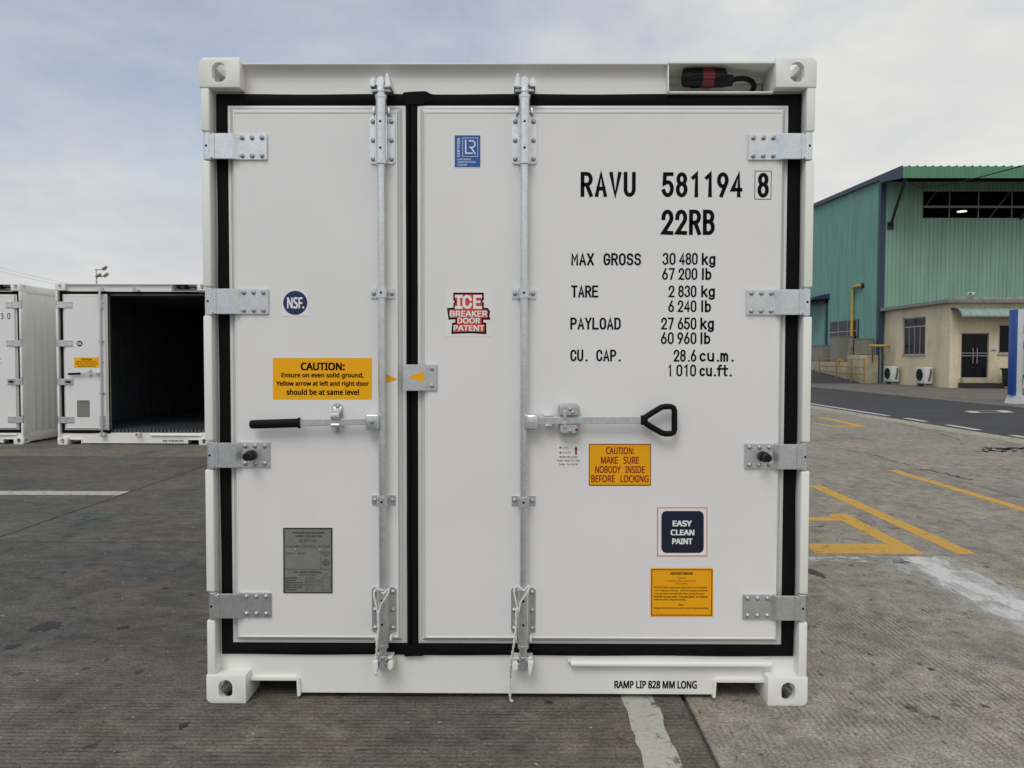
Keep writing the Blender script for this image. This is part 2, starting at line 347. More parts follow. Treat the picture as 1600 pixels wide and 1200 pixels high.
def tube(bm, pts, r, n=8, caps=True, closed=False):
    pts = [Vector(p) for p in pts]; rings = []
    up = None
    for i, p in enumerate(pts):
        a = pts[(i-1) % len(pts)] if (i or closed) else p; b = pts[(i+1) % len(pts)] if (i < len(pts)-1 or closed) else p
        d = (b-a).normalized()
        if up is None: up = d.orthogonal().normalized()
        s = d.cross(up).normalized(); up = s.cross(d).normalized()
        rr = r[i] if isinstance(r, (list, tuple)) else r
        rings.append([bm.verts.new(p + rr*(math.cos(t)*up + math.sin(t)*s)) for t in [2*math.pi*k/n for k in range(n)]])
    m = len(rings)
    for i in range(m if closed else m-1):
        A, B = rings[i], rings[(i+1) % m]
        for k in range(n): bm.faces.new((A[k], A[(k+1) % n], B[(k+1) % n], B[k]))
    if caps and not closed: bm.faces.new(rings[0][::-1]); bm.faces.new(rings[-1])
def ring_frame(bm, rect, wid, prof):
    """mitred picture frame on an upright plane; rect x0,x1,z0,z1; wid l,r,b,t; prof (t, Y) from the outer edge inwards"""
    x0, x1, z0, z1 = rect; rings = []
    for t, Y in prof:
        a, b, c, d = x0+t*wid[0], x1-t*wid[1], z0+t*wid[2], z1-t*wid[3]
        rings.append([bm.verts.new(p) for p in ((a, Y, c), (b, Y, c), (b, Y, d), (a, Y, d))])
    for A, B in zip(rings, rings[1:]):
        for k in range(4): bm.faces.new((A[k], A[(k+1) % 4], B[(k+1) % 4], B[k]))
def finish(bm, smooth=True, ang=35):
    bmesh.ops.recalc_face_normals(bm, faces=bm.faces)
    me = bpy.data.meshes.new('m'); bm.to_mesh(me); bm.free()
    if smooth:
        me.polygons.foreach_set('use_smooth', [True]*len(me.polygons)); me.set_sharp_from_angle(angle=R(ang))
    return me
def obj(name, me, material, parent=None, loc=None, smooth=True):
    if isinstance(me, bmesh.types.BMesh): me = finish(me, smooth)
    if not me.materials and material: me.materials.append(MATS[material])
    o = bpy.data.objects.new(name, me); me.name = name; C.objects.link(o)
    if parent: o.parent = parent
    if loc: o.location = loc
    return o
def thing(name, label, cat, loc=(0, 0, 0), group=None, rz=0):
    o = bpy.data.objects.new(name, None); C.objects.link(o); o.location = loc; o.rotation_euler = (0, 0, rz); o.empty_display_size = .2
    o['label'] = label; o['category'] = cat
    if group: o['group'] = group
    return o
def tag(o, label, cat, group=None):
    o['label'] = label; o['category'] = cat
    if group: o['group'] = group
    return o

# ------------------------------------------------------------------ lettering
def arc(cx, cy, rx, ry, a0, a1, n=10):
    return [(cx+rx*math.cos(R(a0+(a1-a0)*i/n)), cy+ry*math.sin(R(a0+(a1-a0)*i/n))) for i in range(n+1)]
def ell(cx, cy, rx, ry): return arc(cx, cy, rx, ry, 90, 450, 20)
GL = {
 '0': [arc(.5, .72, .5, .28, 0, 180)+arc(.5, .28, .5, .28, 180, 360)+[(1, .72)]],
 '1': [[(.22, .84), (.62, 1), (.62, 0)]],
 '2': [arc(.5, .72, .5, .28, 185, -20)+[(.86, .52), (.02, .02), (1, .0)]],
 '3': [arc(.5, .765, .46, .235, 165, -65)+arc(.48, .275, .52, .275, 65, -165)],
 '4': [[(.78, 0), (.78, 1), (.0, .27), (1, .27)]],
 '5': [[(.94, 1), (.10, 1), (.04, .56)]+arc(.46, .315, .54, .315, 120, -160)],
 '6': [[(.66, 1), (.10, .44)], ell(.5, .29, .5, .29)],
 '7': [[(0, 1), (1, 1), (.34, 0)]],
 '8': [ell(.5, .765, .44, .235), ell(.5, .275, .5, .275)],
 '9': [[(.34, 0), (.90, .56)], ell(.5, .71, .5, .29)],
 'A': [[(0, 0), (.5, 1), (1, 0)], [(.17, .30), (.83, .30)]],
 'B': [[(0, 0), (0, 1), (.5, 1)]+arc(.5, .765, .44, .235, 90, -90)+[(0, .53)], [(.5, .53)]+arc(.5, .265, .5, .265, 90, -90)+[(0, 0)]],
 'C': [arc(.5, .70, .5, .30, 5, 180)+arc(.5, .30, .5, .30, 180, 355)],
 'D': [[(0, 0), (0, 1), (.45, 1)]+arc(.45, .70, .55, .30, 90, 0)+arc(.45, .30, .55, .30, 0, -90)+[(0, 0)]],
 'E': [[(1, 1), (0, 1), (0, 0), (1, 0)], [(0, .52), (.85, .52)]],
 'G': [arc(.5, .70, .5, .30, 5, 180)+arc(.5, .30, .5, .30, 180, 360)+[(1, .46), (.56, .46)]],
 'L': [[(0, 1), (0, 0), (1, 0)]],
 'M': [[(0, 0), (0, 1), (.5, .40), (1, 1), (1, 0)]],
 'O': [arc(.5, .72, .5, .28, 0, 180)+arc(.5, .28, .5, .28, 180, 360)+[(1, .72)]],
 'P': [[(0, 0), (0, 1), (.5, 1)]+arc(.5, .735, .5, .265, 90, -90)+[(0, .47)]],
 'R': [[(0, 0), (0, 1), (.5, 1)]+arc(.5, .745, .5, .255, 90, -90)+[(0, .49)], [(.52, .49), (1, 0)]],
 'S': [arc(.5, .755, .48, .245, 15, 255)+arc(.5, .265, .5, .265, 75, -165)],
 'T': [[(0, 1), (1, 1)], [(.5, 1), (.5, 0)]],
 'U': [[(0, 1), (0, .28)]+arc(.5, .28, .5, .28, 180, 360)+[(1, 1)]],
 'V': [[(0, 1), (.5, 0), (1, 1)]],
 'X': [[(0, 0), (1, 1)], [(0, 1), (1, 0)]],
 'Y': [[(0, 1), (.5, .48), (1, 1)], [(.5, .48), (.5, 0)]],
 'k': [[(0, 0), (0, 1)], [(.92, .70), (.04, .28)], [(.34, .44), (1, 0)]],
 'g': [ell(.5, .36, .5, .34), [(1, .70), (1, -.06)]+arc(.5, -.06, .5, .20, 0, -150)],
 'l': [[(.5, 0), (.5, 1)]],
 'b': [[(0, 0), (0, 1)], ell(.5, .34, .5, .34)],
 'c': [arc(.5, .34, .5, .34, 45, 315)],
 'u': [[(0, .68), (0, .25)]+arc(.5, .25, .5, .25, 180, 360)+[(1, .25)], [(1, .68), (1, 0)]],
 'm': [[(-.1, 0), (-.1, .68)], [(-.1, .42)]+arc(.2, .42, .30, .26, 180, 0)+[(.5, 0)], [(.5, .42)]+arc(.8, .42, .30, .26, 180, 0)+[(1.1, 0)]],
 'f': [[(.35, 0), (.35, .78)]+arc(.68, .78, .33, .22, 180, 70), [(0, .66), (.9, .66)]],
 't': [[(.35, .95), (.35, .18)]+arc(.62, .18, .27, .18, 180, 290), [(0, .66), (.9, .66)]],
 '.': [[(.38, 0), (.42, 0)]],
}
def ribbon(bm, pts, t, Y):
    """flat stroke of thickness t on the upright plane Y"""
    q = [Vector((x, z)) for x, z in pts]
    q = [p for i, p in enumerate(q) if i == 0 or (p-q[i-1]).length > 1e-6]
    closed = len(q) > 3 and (q[0]-q[-1]).length < 1e-5
    if closed: q = q[:-1]
    n = len(q); Lf, Rt = [], []
    for i in range(n):
        d0 = (q[i]-q[i-1]).normalized() if (i or closed) else None
        d1 = (q[(i+1) % n]-q[i]).normalized() if (i < n-1 or closed) else None
        p = q[i].copy()
        if d0 is None: d = d1; k = 1; p -= d1*t*.5
        elif d1 is None: d = d0; k = 1; p += d0*t*.5
        else:
            d = d0+d1
            d = d.normalized() if d.length > 1e-4 else d0
            k = min(1/max(.3, abs(d.dot(d0))), 2.0)
        nn = Vector((-d.y, d.x))*t*.5*k
        Lf.append(bm.verts.new((p.x+nn.x, Y, p.y+nn.y))); Rt.append(bm.verts.new((p.x-nn.x, Y, p.y-nn.y)))
    for i in range(n if closed else n-1):
        j = (i+1) % n; bm.faces.new((Rt[i], Rt[j], Lf[j], Lf[i]))
def stencil(text, bx, Y, t=.115, material='ink_black', parent=None, pitch=1.26, name='lettering'):
    """container marking: text stretched into a survey box (x0, y0, x1, y1)"""
    (X0, Z1), (X1, Z0) = W(bx[0], bx[1], Y), W(bx[2], bx[3], Y); h = Z1-Z0; th = t*h*(1.10 if t > .13 else 1.30)
    pos, xx = [], 0.
    wide = {'.': .45, 'l': .45, 'm': 1.3, 'f': .8, 't': .8}
    for ch in text:
        if ch == ' ': xx += pitch*.6; continue
        wd = wide.get(ch, 1); pos.append((ch, xx + (.12 if ch == 'm' else -.28 if ch == 'l' else 0))); xx += wd+pitch-1
    xs = [x+u for ch, x in pos for s in GL[ch] for u, v in s]; a, b = min(xs), max(xs)
    sc = (X1-X0-th)/(b-a) if b > a else 0
    bm = new(); k = 0
    for ch, x in pos:
        for s in GL[ch]:
            ribbon(bm, [(X0+th/2+(x+u-a)*sc, Z0+th/2+v*(h-th)) for u, v in s], th, Y-.00004*k); k += 1
        k = 0
    return obj(name, flat(bm), material, parent)
def flat(bm):
    me = bpy.data.meshes.new('m'); bm.to_mesh(me); bm.free(); return me
try:        # the sans face that ships inside Blender itself; the built-in face otherwise
    import os
    SANS = bpy.data.fonts.load(os.path.join(bpy.utils.system_resource('DATAFILES'), 'fonts', 'NotoSansHebrew-Regular.woff2'))
except Exception:
    SANS = None
def print_text(text, bx, Y, material='ink_black', parent=None, bold=.0, vertical=False, space=1.0, name='lettering', world=None):
    """printed type fitted into a survey box; bold swells the strokes"""
    cu = bpy.data.curves.new('t', 'FONT'); cu.body = text; cu.resolution_u = 3; cu.space_character = space; cu.fill_mode = 'FRONT'
    if SANS: cu.font = SANS
    o = bpy.data.objects.new('t', cu); C.objects.link(o)
    dg = bpy.context.evaluated_depsgraph_get(); me = bpy.data.meshes.new_from_object(o.evaluated_get(dg))
    bpy.data.objects.remove(o); bpy.data.curves.remove(cu); me.materials.clear()
    co = np.empty(len(me.vertices)*3); me.vertices.foreach_get('co', co); co = co.reshape(-1, 3)
    if vertical: co = np.stack([-co[:, 1], co[:, 0], co[:, 2]], 1)
    lo, hi = co.min(0), co.max(0)
    if world: X0, X1, Z0, Z1 = world
    else: (X0, Z1), (X1, Z0) = W(bx[0], bx[1], Y), W(bx[2], bx[3], Y)
    out = np.stack([X0+(co[:, 0]-lo[0])/(hi[0]-lo[0])*(X1-X0), np.full(len(co), Y), Z0+(co[:, 1]-lo[1])/(hi[1]-lo[1])*(Z1-Z0)], 1)
    me.vertices.foreach_set('co', out.ravel()); me.update()
    if bold:                            # heavier weight: the same outline laid down again a hair to each side
        sx = (X1-X0)/(hi[0]-lo[0]); sz = (Z1-Z0)/(hi[1]-lo[1]); bm = new(); k = 0
        for ox, oz in ((0, 0), (1, .6), (-1, .6), (1, -.6), (-1, -.6), (1, 0), (-1, 0)):
            n0 = len(bm.verts); bm.from_mesh(me); bm.verts.ensure_lookup_table()
            for v in bm.verts[n0:]: v.co += Vector((ox*bold*sx, -.00003*k, oz*bold*sz))
            k += 1
        bm.to_mesh(me); bm.free()
    return obj(name, me, material, parent)
def poly(pts, Y, thick=.0005):
    bm = new(); prism(bm, [W(x, y, Y) for x, y in pts], 'Y', Y, Y+thick); return bm
def rect_px(x0, y0, x1, y1): return [(x0, y1), (x1, y1), (x1, y0), (x0, y0)]
def round_rect(x0, y0, x1, y1, r, n=5):
    p = []
    for cx, cy, a in ((x1-r, y1-r, 0), (x0+r, y1-r, 90), (x0+r, y0+r, 180), (x1-r, y0+r, 270)):
        p += [(cx+r*math.cos(R(a+90*i/n)), cy+r*math.sin(R(a+90*i/n))) for i in range(n+1)]
    return p

# ================================================================== THE SETTING
def structure(o): o['kind'] = 'structure'; return o
bm = new(); bmesh.ops.create_grid(bm, x_segments=2, y_segments=2, size=1500, matrix=Matrix.Translation((0, 0, -.03)))
ground = structure(obj('ground', bm, 'concrete_far'))
GRX = [-18.1, -13.4, -8.72]
def slab(x0, x1, y0, y1, material):
    bm = new(); g = .009; dz = random.uniform(-.0004, .0004)
    box(bm, x0+g, x1-g, y0+g, y1-g, -.03+.001, dz, .004, 1)
    obj('concrete_slab', bm, material, ground)
cols = [(-18.1, -13.4, 2.6), (-13.4, -8.72, 2.7), (-8.72, -4.0, 2.72), (-4.0, .735, 2.72), (.735, 5.15, 2.40), (5.15, 8.42, 2.4)]
for i, (x0, x1, yj) in enumerate(cols):
    ln = 5.08 if i < 4 else 4.35
    y = yj - 3*ln
    while y < 32:
        if i < 4: mt = 'concrete_across' if (y < yj-.1 and i == 3) else 'concrete_across_grey' if (i in (2, 3) and y < yj+.1) else 'concrete_far'
        else: mt = 'concrete_along'
        if i == 3 and y >= yj-.1: mt = 'concrete_across_grey'
        slab(x0, x1, y, y+ln, mt); y += ln
# flush edging blocks along the road
y = -6.
while y < 34:
    bm = new(); box(bm, 8.43, 8.93, y+.005, y+1.995, -.029, .004, .006, 1); obj('edging_block', bm, 'concrete_edging', ground); y += 2.
bm = new(); box(bm, 8.94, 14.7, -12, 120, -.029, .0); road = structure(obj('road', bm, 'asphalt'))
bm = new(); box(bm, 14.71, 60, -12, 120, -.029, .002); apron = structure(obj('apron', bm, 'concrete_far'))

def rough_poly(pts, z, step=.05, amp=.006):
    """marking with a slightly ragged edge"""
    out = []
    for (x0, y0), (x1, y1) in zip(pts, pts[1:]+pts[:1]):
        d = math.hypot(x1-x0, y1-y0); k = max(1, int(d/step))
        for i in range(k):
            t = i/k; out.append((x0+(x1-x0)*t+random.uniform(-amp, amp), y0+(y1-y0)*t+random.uniform(-amp, amp)))
    bm = new(); f = bm.faces.new([bm.verts.new((x, y, z)) for x, y in out]); f.normal_update()
    if f.normal.z < 0: f.normal_flip()
    bmesh.ops.triangulate(bm, faces=[f])
    return bm
Zm = .0015
def marking(name, pts, material, parent=ground, z=Zm, amp=.006): return obj(name, rough_poly(pts, z, amp=amp), material, parent, smooth=False)
marking('white_stripe', [(.475, -3.2), (.605, -3.2), (.615, 2.2), (.485, 2.2)], 'paint_white_line', amp=.007)
marking('white_stripe', [(-8.6, 4.70), (-4.02, 4.70), (-4.02, 4.93), (-8.6, 4.93)], 'paint_white_line')
marking('yellow_line', [(4.72, 6.6), (4.85, 6.6), (4.86, -1.0), (4.73, -1.0)], 'paint_yellow')
marking('yellow_line', [(3.22, 2.44), (3.36, 2.44), (3.42, 5.46), (3.28, 5.46)], 'paint_yellow')
marking('yellow_arrow', [(2.20, 2.45), (2.98, 2.43), (3.03, 3.88), (2.90, 3.88), (2.82, 3.72), (1.4, 3.68), (1.4, 3.58), (2.86, 3.57), (2.85, 2.74), (2.24, 2.74)], 'paint_yellow')
marking('yellow_arrow', [(7.35, 15.3), (7.48, 14.8), (7.28, 12.75), (6.5, 12.8), (6.48, 13.7), (6.6, 13.7), (6.62, 13.0), (7.10, 12.98), (7.25, 14.7), (7.1, 15.3)], 'paint_yellow')
marking('faded_stripe', [(2.42, -2.4), (3.25, -2.4), (3.25, 2.36), (2.48, 2.36)], 'paint_ghost', amp=.03)
marking('faded_stripe', [(1.9, 2.24), (2.75, 2.20), (2.75, 2.36), (1.9, 2.38)], 'paint_ghost_thin', amp=.03)
marking('lane_line', [(9.14, 15.9), (9.30, 15.9), (9.42, 34), (9.26, 34)], 'paint_road_white', road)
for y0, y1 in ((14.2, 15.2), (12.15, 13.35), (9.9, 11.15), (7.6, 8.8)):
    marking('lane_line', [(9.16-.02*(14-y0), y0), (9.31-.02*(14-y0), y0), (9.33-.02*(14-y1), y1), (9.18-.02*(14-y1), y1)], 'paint_road_white', road)
for q in ([(11.95, 17.1), (12.25, 17.1), (12.45, 17.75), (12.15, 17.75)], [(12.85, 17.2), (13.15, 17.2), (13.45, 18.0), (13.1, 18.0)], [(12.25, 17.1), (12.85, 17.2), (12.86, 17.27), (12.26, 17.18)], [(12.42, 17.66), (13.1, 17.9), (13.12, 17.98), (12.44, 17.75)]):
    marking('box_marking', q, 'paint_road_white', road, amp=.003)
def blot(name, x, y, rx, ry, material, rot=0, n=34, z=.0019):
    pts = []
    for i in range(n):
        a = 2*math.pi*i/n; k = 1+random.uniform(-.42, .32); u, v = rx*k*math.cos(a), ry*k*math.sin(a)
        pts.append((x+u*math.cos(rot)-v*math.sin(rot), y+u*math.sin(rot)+v*math.cos(rot)))
    bm = new(); prism(bm, pts, 'Z', z, z+.0006); obj(name, bm, material, ground, smooth=False)
for px, py, rx, ry, mt, ro in ((72, 979, .062, .040, 'tar', .4), (193, 981, .030, .012, 'tar', .2), (20, 1010, .035, .02, 'tar', 0), (258, 919, .02, .012, 'tar', 0), (287, 1134, .016, .014, 'tar', 0), (98, 895, .012, .014, 'tar', 0),
                               (216, 1050, .016, .012, 'tar_blue', 0), (155, 807, .12, .07, 'paint_spill_green', 0), (1275, 896, .035, .06, 'tar', .2), (1455, 1046, .014, .008, 'tar', .5), (857, 1098, .016, .008, 'tar', 0)):
    x, y = G(px, py); blot('oil_stain', x, y, rx, ry*1.9, mt, ro)
for k in range(70):      # tar crumbs where the yard meets the edging
    x, y = G(random.uniform(1535, 1612), random.uniform(699, 707)); blot('tar_crumb', x, y, random.uniform(.02, .09), random.uniform(.01, .04), 'soil_black', random.uniform(0, 3.1), 11, .0058)
# filled cracks
def crack(pts, r=.006):
    P = [Vector((*G(*p), .0025)) for p in pts]; out = []
    for a, b in zip(P, P[1:]):
        for i in range(8): out.append(a.lerp(b, i/8)+Vector((random.uniform(-.05, .05), random.uniform(-.05, .05), -.0045*random.random())))
    bm = new(); tube(bm, out, r, 5); obj('crack', bm, 'tar', ground)
crack([(1395, 660), (1445, 672), (1512, 690)], .006)
crack([(1358, 709), (1385, 718), (1425, 729)], .006)
crack([(1440, 733), (1475, 740), (1520, 751)], .008)

# ================================================================== CONTAINERS
CACHE = {}
def casting_mesh():
    def tmp(f):
        b = new(); f(b); o = bpy.data.objects.new('t', finish(b, False)); C.objects.link(o); return o
    def body(b):
        r = bmesh.ops.create_cube(b, size=1, matrix=Matrix.Translation((-1.138, .089, 2.532)) @ Matrix.Diagonal((.162, .178, .118, 1)))
        def near(e, *tests): return all(all(t(v.co) for v in e.verts) for t in tests)
        big = [e for e in b.edges if near(e, lambda c: c.x < -1.2, lambda c: c.z > 2.58)]
        bmesh.ops.bevel(b, geom=big, offset=.024, segments=5, affect='EDGES', profile=.5)
        bmesh.ops.bevel(b, geom=[e for e in b.edges if e.calc_face_angle(0) > .9], offset=.0045, segments=2, affect='EDGES', profile=.5)
    def oval(b, c, w, h, ax):
        pts = []
        r = min(w, h)/2; s = max(w, h)/2-r
        for i in range(24):
            a = 2*math.pi*i/24; u, v = r*math.cos(a), r*math.sin(a)
            if h > w: v += s*(1 if v > 1e-9 else -1)
            else: u += s*(1 if u > 1e-9 else -1)
            pts.append((c[0]+u, c[1]+v))
        a, d = {'Y': (-.02, .06), 'X': (-1.25, -1.17), 'Z': (2.54, 2.62)}[ax]
        prism(b, pts, ax, a, d)
    o = tmp(body)
    cut = [tmp(lambda b: box(b, -1.189, -1.085, .030, .150, 2.500, 2.563)), tmp(lambda b: oval(b, (-1.140, 2.5325), .057, .078, 'Y')),
           tmp(lambda b: oval(b, (.089, 2.5315), .079, .051, 'X')), tmp(lambda b: oval(b, (-1.138, .089), .063, .124, 'Z'))]
    for c in cut:
        md = o.modifiers.new('b', 'BOOLEAN'); md.object = c; md.operation = 'DIFFERENCE'; md.solver = 'EXACT'
    me = bpy.data.meshes.new_from_object(o.evaluated_get(bpy.context.evaluated_depsgraph_get()))
    for c in cut + [o]: bpy.data.objects.remove(c)
    me.polygons.foreach_set('use_smooth', [True]*len(me.polygons)); me.set_sharp_from_angle(angle=R(30))
    return me

YD, YF = .028, .062                     # door face, frame face (both behind the casting fronts at 0)
LEN = 6.058
gl, gr = W(342.5, 600, .055)[0], W(1246, 600, .055)[0]         # gasket, outer edges
gt, gb = W(800, 147, .055)[1], W(800, 1024, .055)[1]
dl0, dl1 = W(360, 600, .05)[0], W(635, 600, .05)[0]            # left door
dr0, dr1 = W(653, 600, .05)[0], W(1226, 600, .05)[0]           # right door
dzt, dzb = W(800, 165, .05)[1], W(800, 1005.5, .05)[1]
rodL, rodR = W(597, 600, -.004)[0], W(818.5, 600, -.004)[0]
HZ = [W(380, 229, .015)[1], W(380, 471, .015)[1], W(380, 711, .015)[1], W(380, 946, .015)[1]]
TR = .036

def bolt_mesh():
    b = new(); cyl(b, (0, .0, 0), (0, -.006, 0), .0098, .0085, 10); cyl(b, (0, -.006, 0), (0, -.010, 0), .0085, .004, 10); return b
def trim_mesh(x0, x1):
    b = new()
    ring_frame(b, (x0, x1, dzb, dzt), (TR,)*4, [(0, .075), (0, .052), (.08, .050), (.34, .046), (.38, .049), (.44, .045), (.76, .036), (.80, .031), (.86, .026), (.95, .0255), (1.0, .029)])
    return b
def panel_mesh(x0, x1):
    b = new(); e = TR-.002; box(b, x0+e, x1-e, YD, .08, dzb+e, dzt-e)
    return b
def slab_mesh(x0, x1):
    b = new(); box(b, x0+.004, x1-.004, .076, .135, dzb+.004, dzt-.004, .006, 2); return b
def gasket_mesh(x0, x1, a, c):
    b = new()
    ring_frame(b, (a, c, gb, gt), (x0-a, c-x1, dzb-gb, gt-dzt), [(0, .066), (.0, .056), (.12, .049), (.35, .0455), (.65, .0465), (.88, .050), (1.02, .053), (1.02, .075)])
    bmesh.ops.subdivide_edges(b, edges=[e for e in b.edges if e.calc_length() > .3], cuts=24)
    for v in b.verts:
        v.co.x += .0012*math.sin(v.co.z*9+v.co.x*3); v.co.z += .0012*math.sin(v.co.x*11+1)
    return b
def post_mesh():
    """door-side corner post (left): front strip interrupted at the hinges, side, inner web"""
    b = new(); xi = -1.182
    box(b, -1.213, xi, .040, .17, .112, 2.478, .002, 1)
    box(b, xi-.001, gl+.004, YF+.003, .084, .112, 2.478)
    box(b, xi-.001, -1.056, YF+.0015, .085, .10, gb+.012); box(b, xi-.001, -1.056, YF+.0015, .085, gt-.012, 2.49)
    zs = [.115] + [v for h in HZ[::-1] for v in (h-.058, h+.058)] + [2.476]
    for a, c in zip(zs[::2], zs[1::2]): box(b, -1.2155, xi+.0005, .0035, .1, a, c, .006, 3)
    return b
def hinge_mesh():
    """left hinge round its own centre height: strap bent over the seal, plate on the door"""
    b = new(); h = .0505
    x0, x1, x2, x3 = -1.166, W(364, 229, .01)[0], W(373, 229, .016)[0], W(417, 229, .018)[0]
    t = .007
    prof = [(x0, .004), (x1, .004), (x2, YD-.0085), (x3, YD-.0085), (x3, YD-.0005), (x2-.003, YD-.0005), (x1-.003, .004+t+.002), (x0, .004+t+.002)]
    prism(b, prof, 'Z', -h, h)
    bmesh.ops.bevel(b, geom=[e for e in b.edges if e.calc_face_angle(0) > .25], offset=.0022, segments=2, affect='EDGES')
    box(b, x0-.006, x0+.004, -.001, .016, -h-.001, h+.001, .002, 1)
    return b
def knuckle_mesh():
    b = new(); cyl(b, (-1.192, .018, -.0515), (-1.192, .018, .0515), .0185, n=24)
    for s in (-1, 1): cyl(b, (-1.192, .018, s*.0515), (-1.192, .018, s*.0545), .0125, n=20)
    box(b, -1.192, -1.168, .004, .020, -.046, .046, .002, 1)
    return b
def bumper_mesh():
    b = new(); x = W(393.5, 711, .02)[0]
    cyl(b, (x, .02, 0), (x, -.010, 0), .0215, .0205, 24); cyl(b, (x, -.010, 0), (x, -.043, 0), .0175, .0165, 24); cyl(b, (x, -.043, 0), (x, -.046, 0), .0165, .013, 24)
    return b
def header_mesh():
    """door header: rolled lip on top, web, and the pocket for the plug at the right"""
    b = new(); xp0, xp1 = W(1040, 118, YF)[0], 1.058
    T = 2.578; B = gt-.004
    prof = [(.024, T), (.024, T-.006), (.040, T-.008), (.050, T-.014), (.057, T-.024), (.061, T-.036), (YF, T-.050), (YF, B), (.16, B), (.16, T)]
    prism(b, prof, 'X', -1.058, xp0)
    box(b, xp0, xp1, .012, .20, T-.007, T)                               # roof of the pocket
    box(b, xp0, xp1, .185, .20, B, T-.007)                               # back
    zb = W(1100, 141, .02)[1]
    box(b, xp0, xp1, .030, .185, B, zb, .003, 2)                         # ledge
    box(b, xp0, xp0+.006, .018, .185, zb-.004, T-.006, .002, 1)          # cheek
    return b
def sill_mesh():
    """threshold between the bottom castings with a fork notch at each end"""
    b = new(); T = gb+.004; z0 = W(800, 1084, YF)[1]; zn = W(430, 1057, YF)[1]
    nl, nr = W(467, 1070, YF)[0], W(1116, 1070, YF)[0]
    pts = [(-1.058, zn), (nl-.006, zn), (nl, zn-.008), (nl+.004, z0), (nr-.004, z0), (nr, zn-.008), (nr+.006, zn), (1.058, zn), (1.058, T), (-1.058, T)]
    prism(b, pts, 'Y', YF, .20)
    t = .011                                                              # raised edge round the notches
    for s, xa in ((1, nl), (-1, nr)):
        X = lambda v: xa + s*v
        q = [(s*-1.058, zn+.004), (X(-.004), zn+.004), (X(.006), zn-.006), (X(.010), z0-.008), (X(-.003), z0-.010), (X(-.006), zn-.010), (X(-.014), zn-.012), (s*-1.058, zn-.012)]
        prism(b, q, 'Y', .046, YF+.02)
    bmesh.ops.bevel(b, geom=[e for e in b.edges if e.calc_face_angle(0) > .5], offset=.0025, segments=2, affect='EDGES')
    return b
def ramp_bar_mesh():
    b = new(); (x0, zt), (x1, zb) = W(887, 1030, .05), W(1206, 1042.5, .04)
    prism(b, [(YF+.001, zt), (.040, zt-.004), (.034, zt-.012), (.034, zb+.002), (.038, zb), (YF+.001, zb-.002)], 'X', x0+.012, x1)
    box(b, x0, x0+.018, .045, YF, zt-.014, zt+.002, .004, 2)
    bmesh.ops.bevel(b, geom=[e for e in b.edges if e.calc_face_angle(0) > .4 and e.calc_length() > .05], offset=.002, segments=1, affect='EDGES')
    return b
def side_mesh():
    """ribbed side sheet (right side; mirrored for the left)"""
    b = new(); prof = []; y = .18
    while y < LEN-.18:
        prof += [(1.196, y), (1.196, y+.12), (1.205, y+.135), (1.205, y+.165)]; y += .18
    prof.append((1.196, LEN-.17))
    z0, z1 = .19, 2.46
    A = [b.verts.new((x, yy, z0)) for x, yy in prof]; B = [b.verts.new((x, yy, z1)) for x, yy in prof]
    for i in range(len(prof)-1): b.faces.new((A[i], A[i+1], B[i+1], B[i]))
    return b
def rails_mesh(top):
    b = new()
    if top: box(b, 1.14, 1.212, .17, LEN-.17, 2.455, 2.575, .006, 2)
    else:
        box(b, 1.15, 1.212, .17, LEN-.17, .03, .17, .004, 2); box(b, 1.15, 1.2, .17, LEN-.17, .169, .20)
    return b
def bearing_mesh(x, zc):
    """plate with two flanged wings that carries the housing of a lock rod"""
    b = new(); w2, h2 = .0495, .0925
    for s in (-1, 1):
        pts = [(x+s*.012, zc-h2), (x+s*(w2-.008), zc-h2), (x+s*w2, zc-h2+.008), (x+s*w2, zc+h2-.008), (x+s*(w2-.008), zc+h2), (x+s*.012, zc+h2)]
        prism(b, pts, 'Y', YD-.006, YD+.001)
    box(b, x-.024, x-.016, -.012, YD, zc-h2+.002, zc+h2-.002, .002, 1); box(b, x+.016, x+.024, -.012, YD, zc-h2+.002, zc+h2-.002, .002, 1)
    return b
def housing_mesh(x, za, zb, up):
    b = new(); y = -.004
    cyl(b, (x, y, za), (x, y, zb), .0215, n=24)
    for z in (za, zb): cyl(b, (x, y, z-.006), (x, y, z+.006), .0235, n=24)
    return b
def clamp_mesh(x, z):
    b = new(); prism(b, [(x-.048, YD), (x+.048, YD), (x+.048, YD-.005), (x+.024, YD-.005), (x+.020, -.018), (x+.014, -.024), (x-.014, -.024), (x-.020, -.018), (x-.024, YD-.005), (x-.048, YD-.005)], 'Z', z-.019, z+.019)
    return b
def keeper_mesh(x, z, up, flip):
    """frame keeper: foot plate and two lugs that trap the cam"""
    b = new(); u = 1 if up else -1; s = -1 if flip else 1
    prism(b, [(x-.040, z-u*.030), (x+.040, z-u*.030), (x+.034, z-u*.020), (x-.034, z-u*.020)], 'Y', -.004, YF)
    prism(b, [(x+s*.018, z-u*.020), (x+s*.042, z-u*.018), (x+s*.036, z+u*.012), (x+s*.030, z+u*.036), (x+s*.022, z+u*.034)], 'Y', -.022, YF)
    prism(b, [(x-s*.042, z-u*.016), (x-s*.022, z-u*.016), (x-s*.020, z+u*.012), (x-s*.030, z+u*.022), (x-s*.043, z+u*.010)], 'Y', -.018, YF)
    bmesh.ops.bevel(b, geom=[e for e in b.edges if e.calc_face_angle(0) > .4], offset=.0025, segments=2, affect='EDGES')
    cyl(b, (x-s*.030, .02, z+u*.016), (x-s*.030, .02, z+u*.024), .010, .006, 12)
    return b
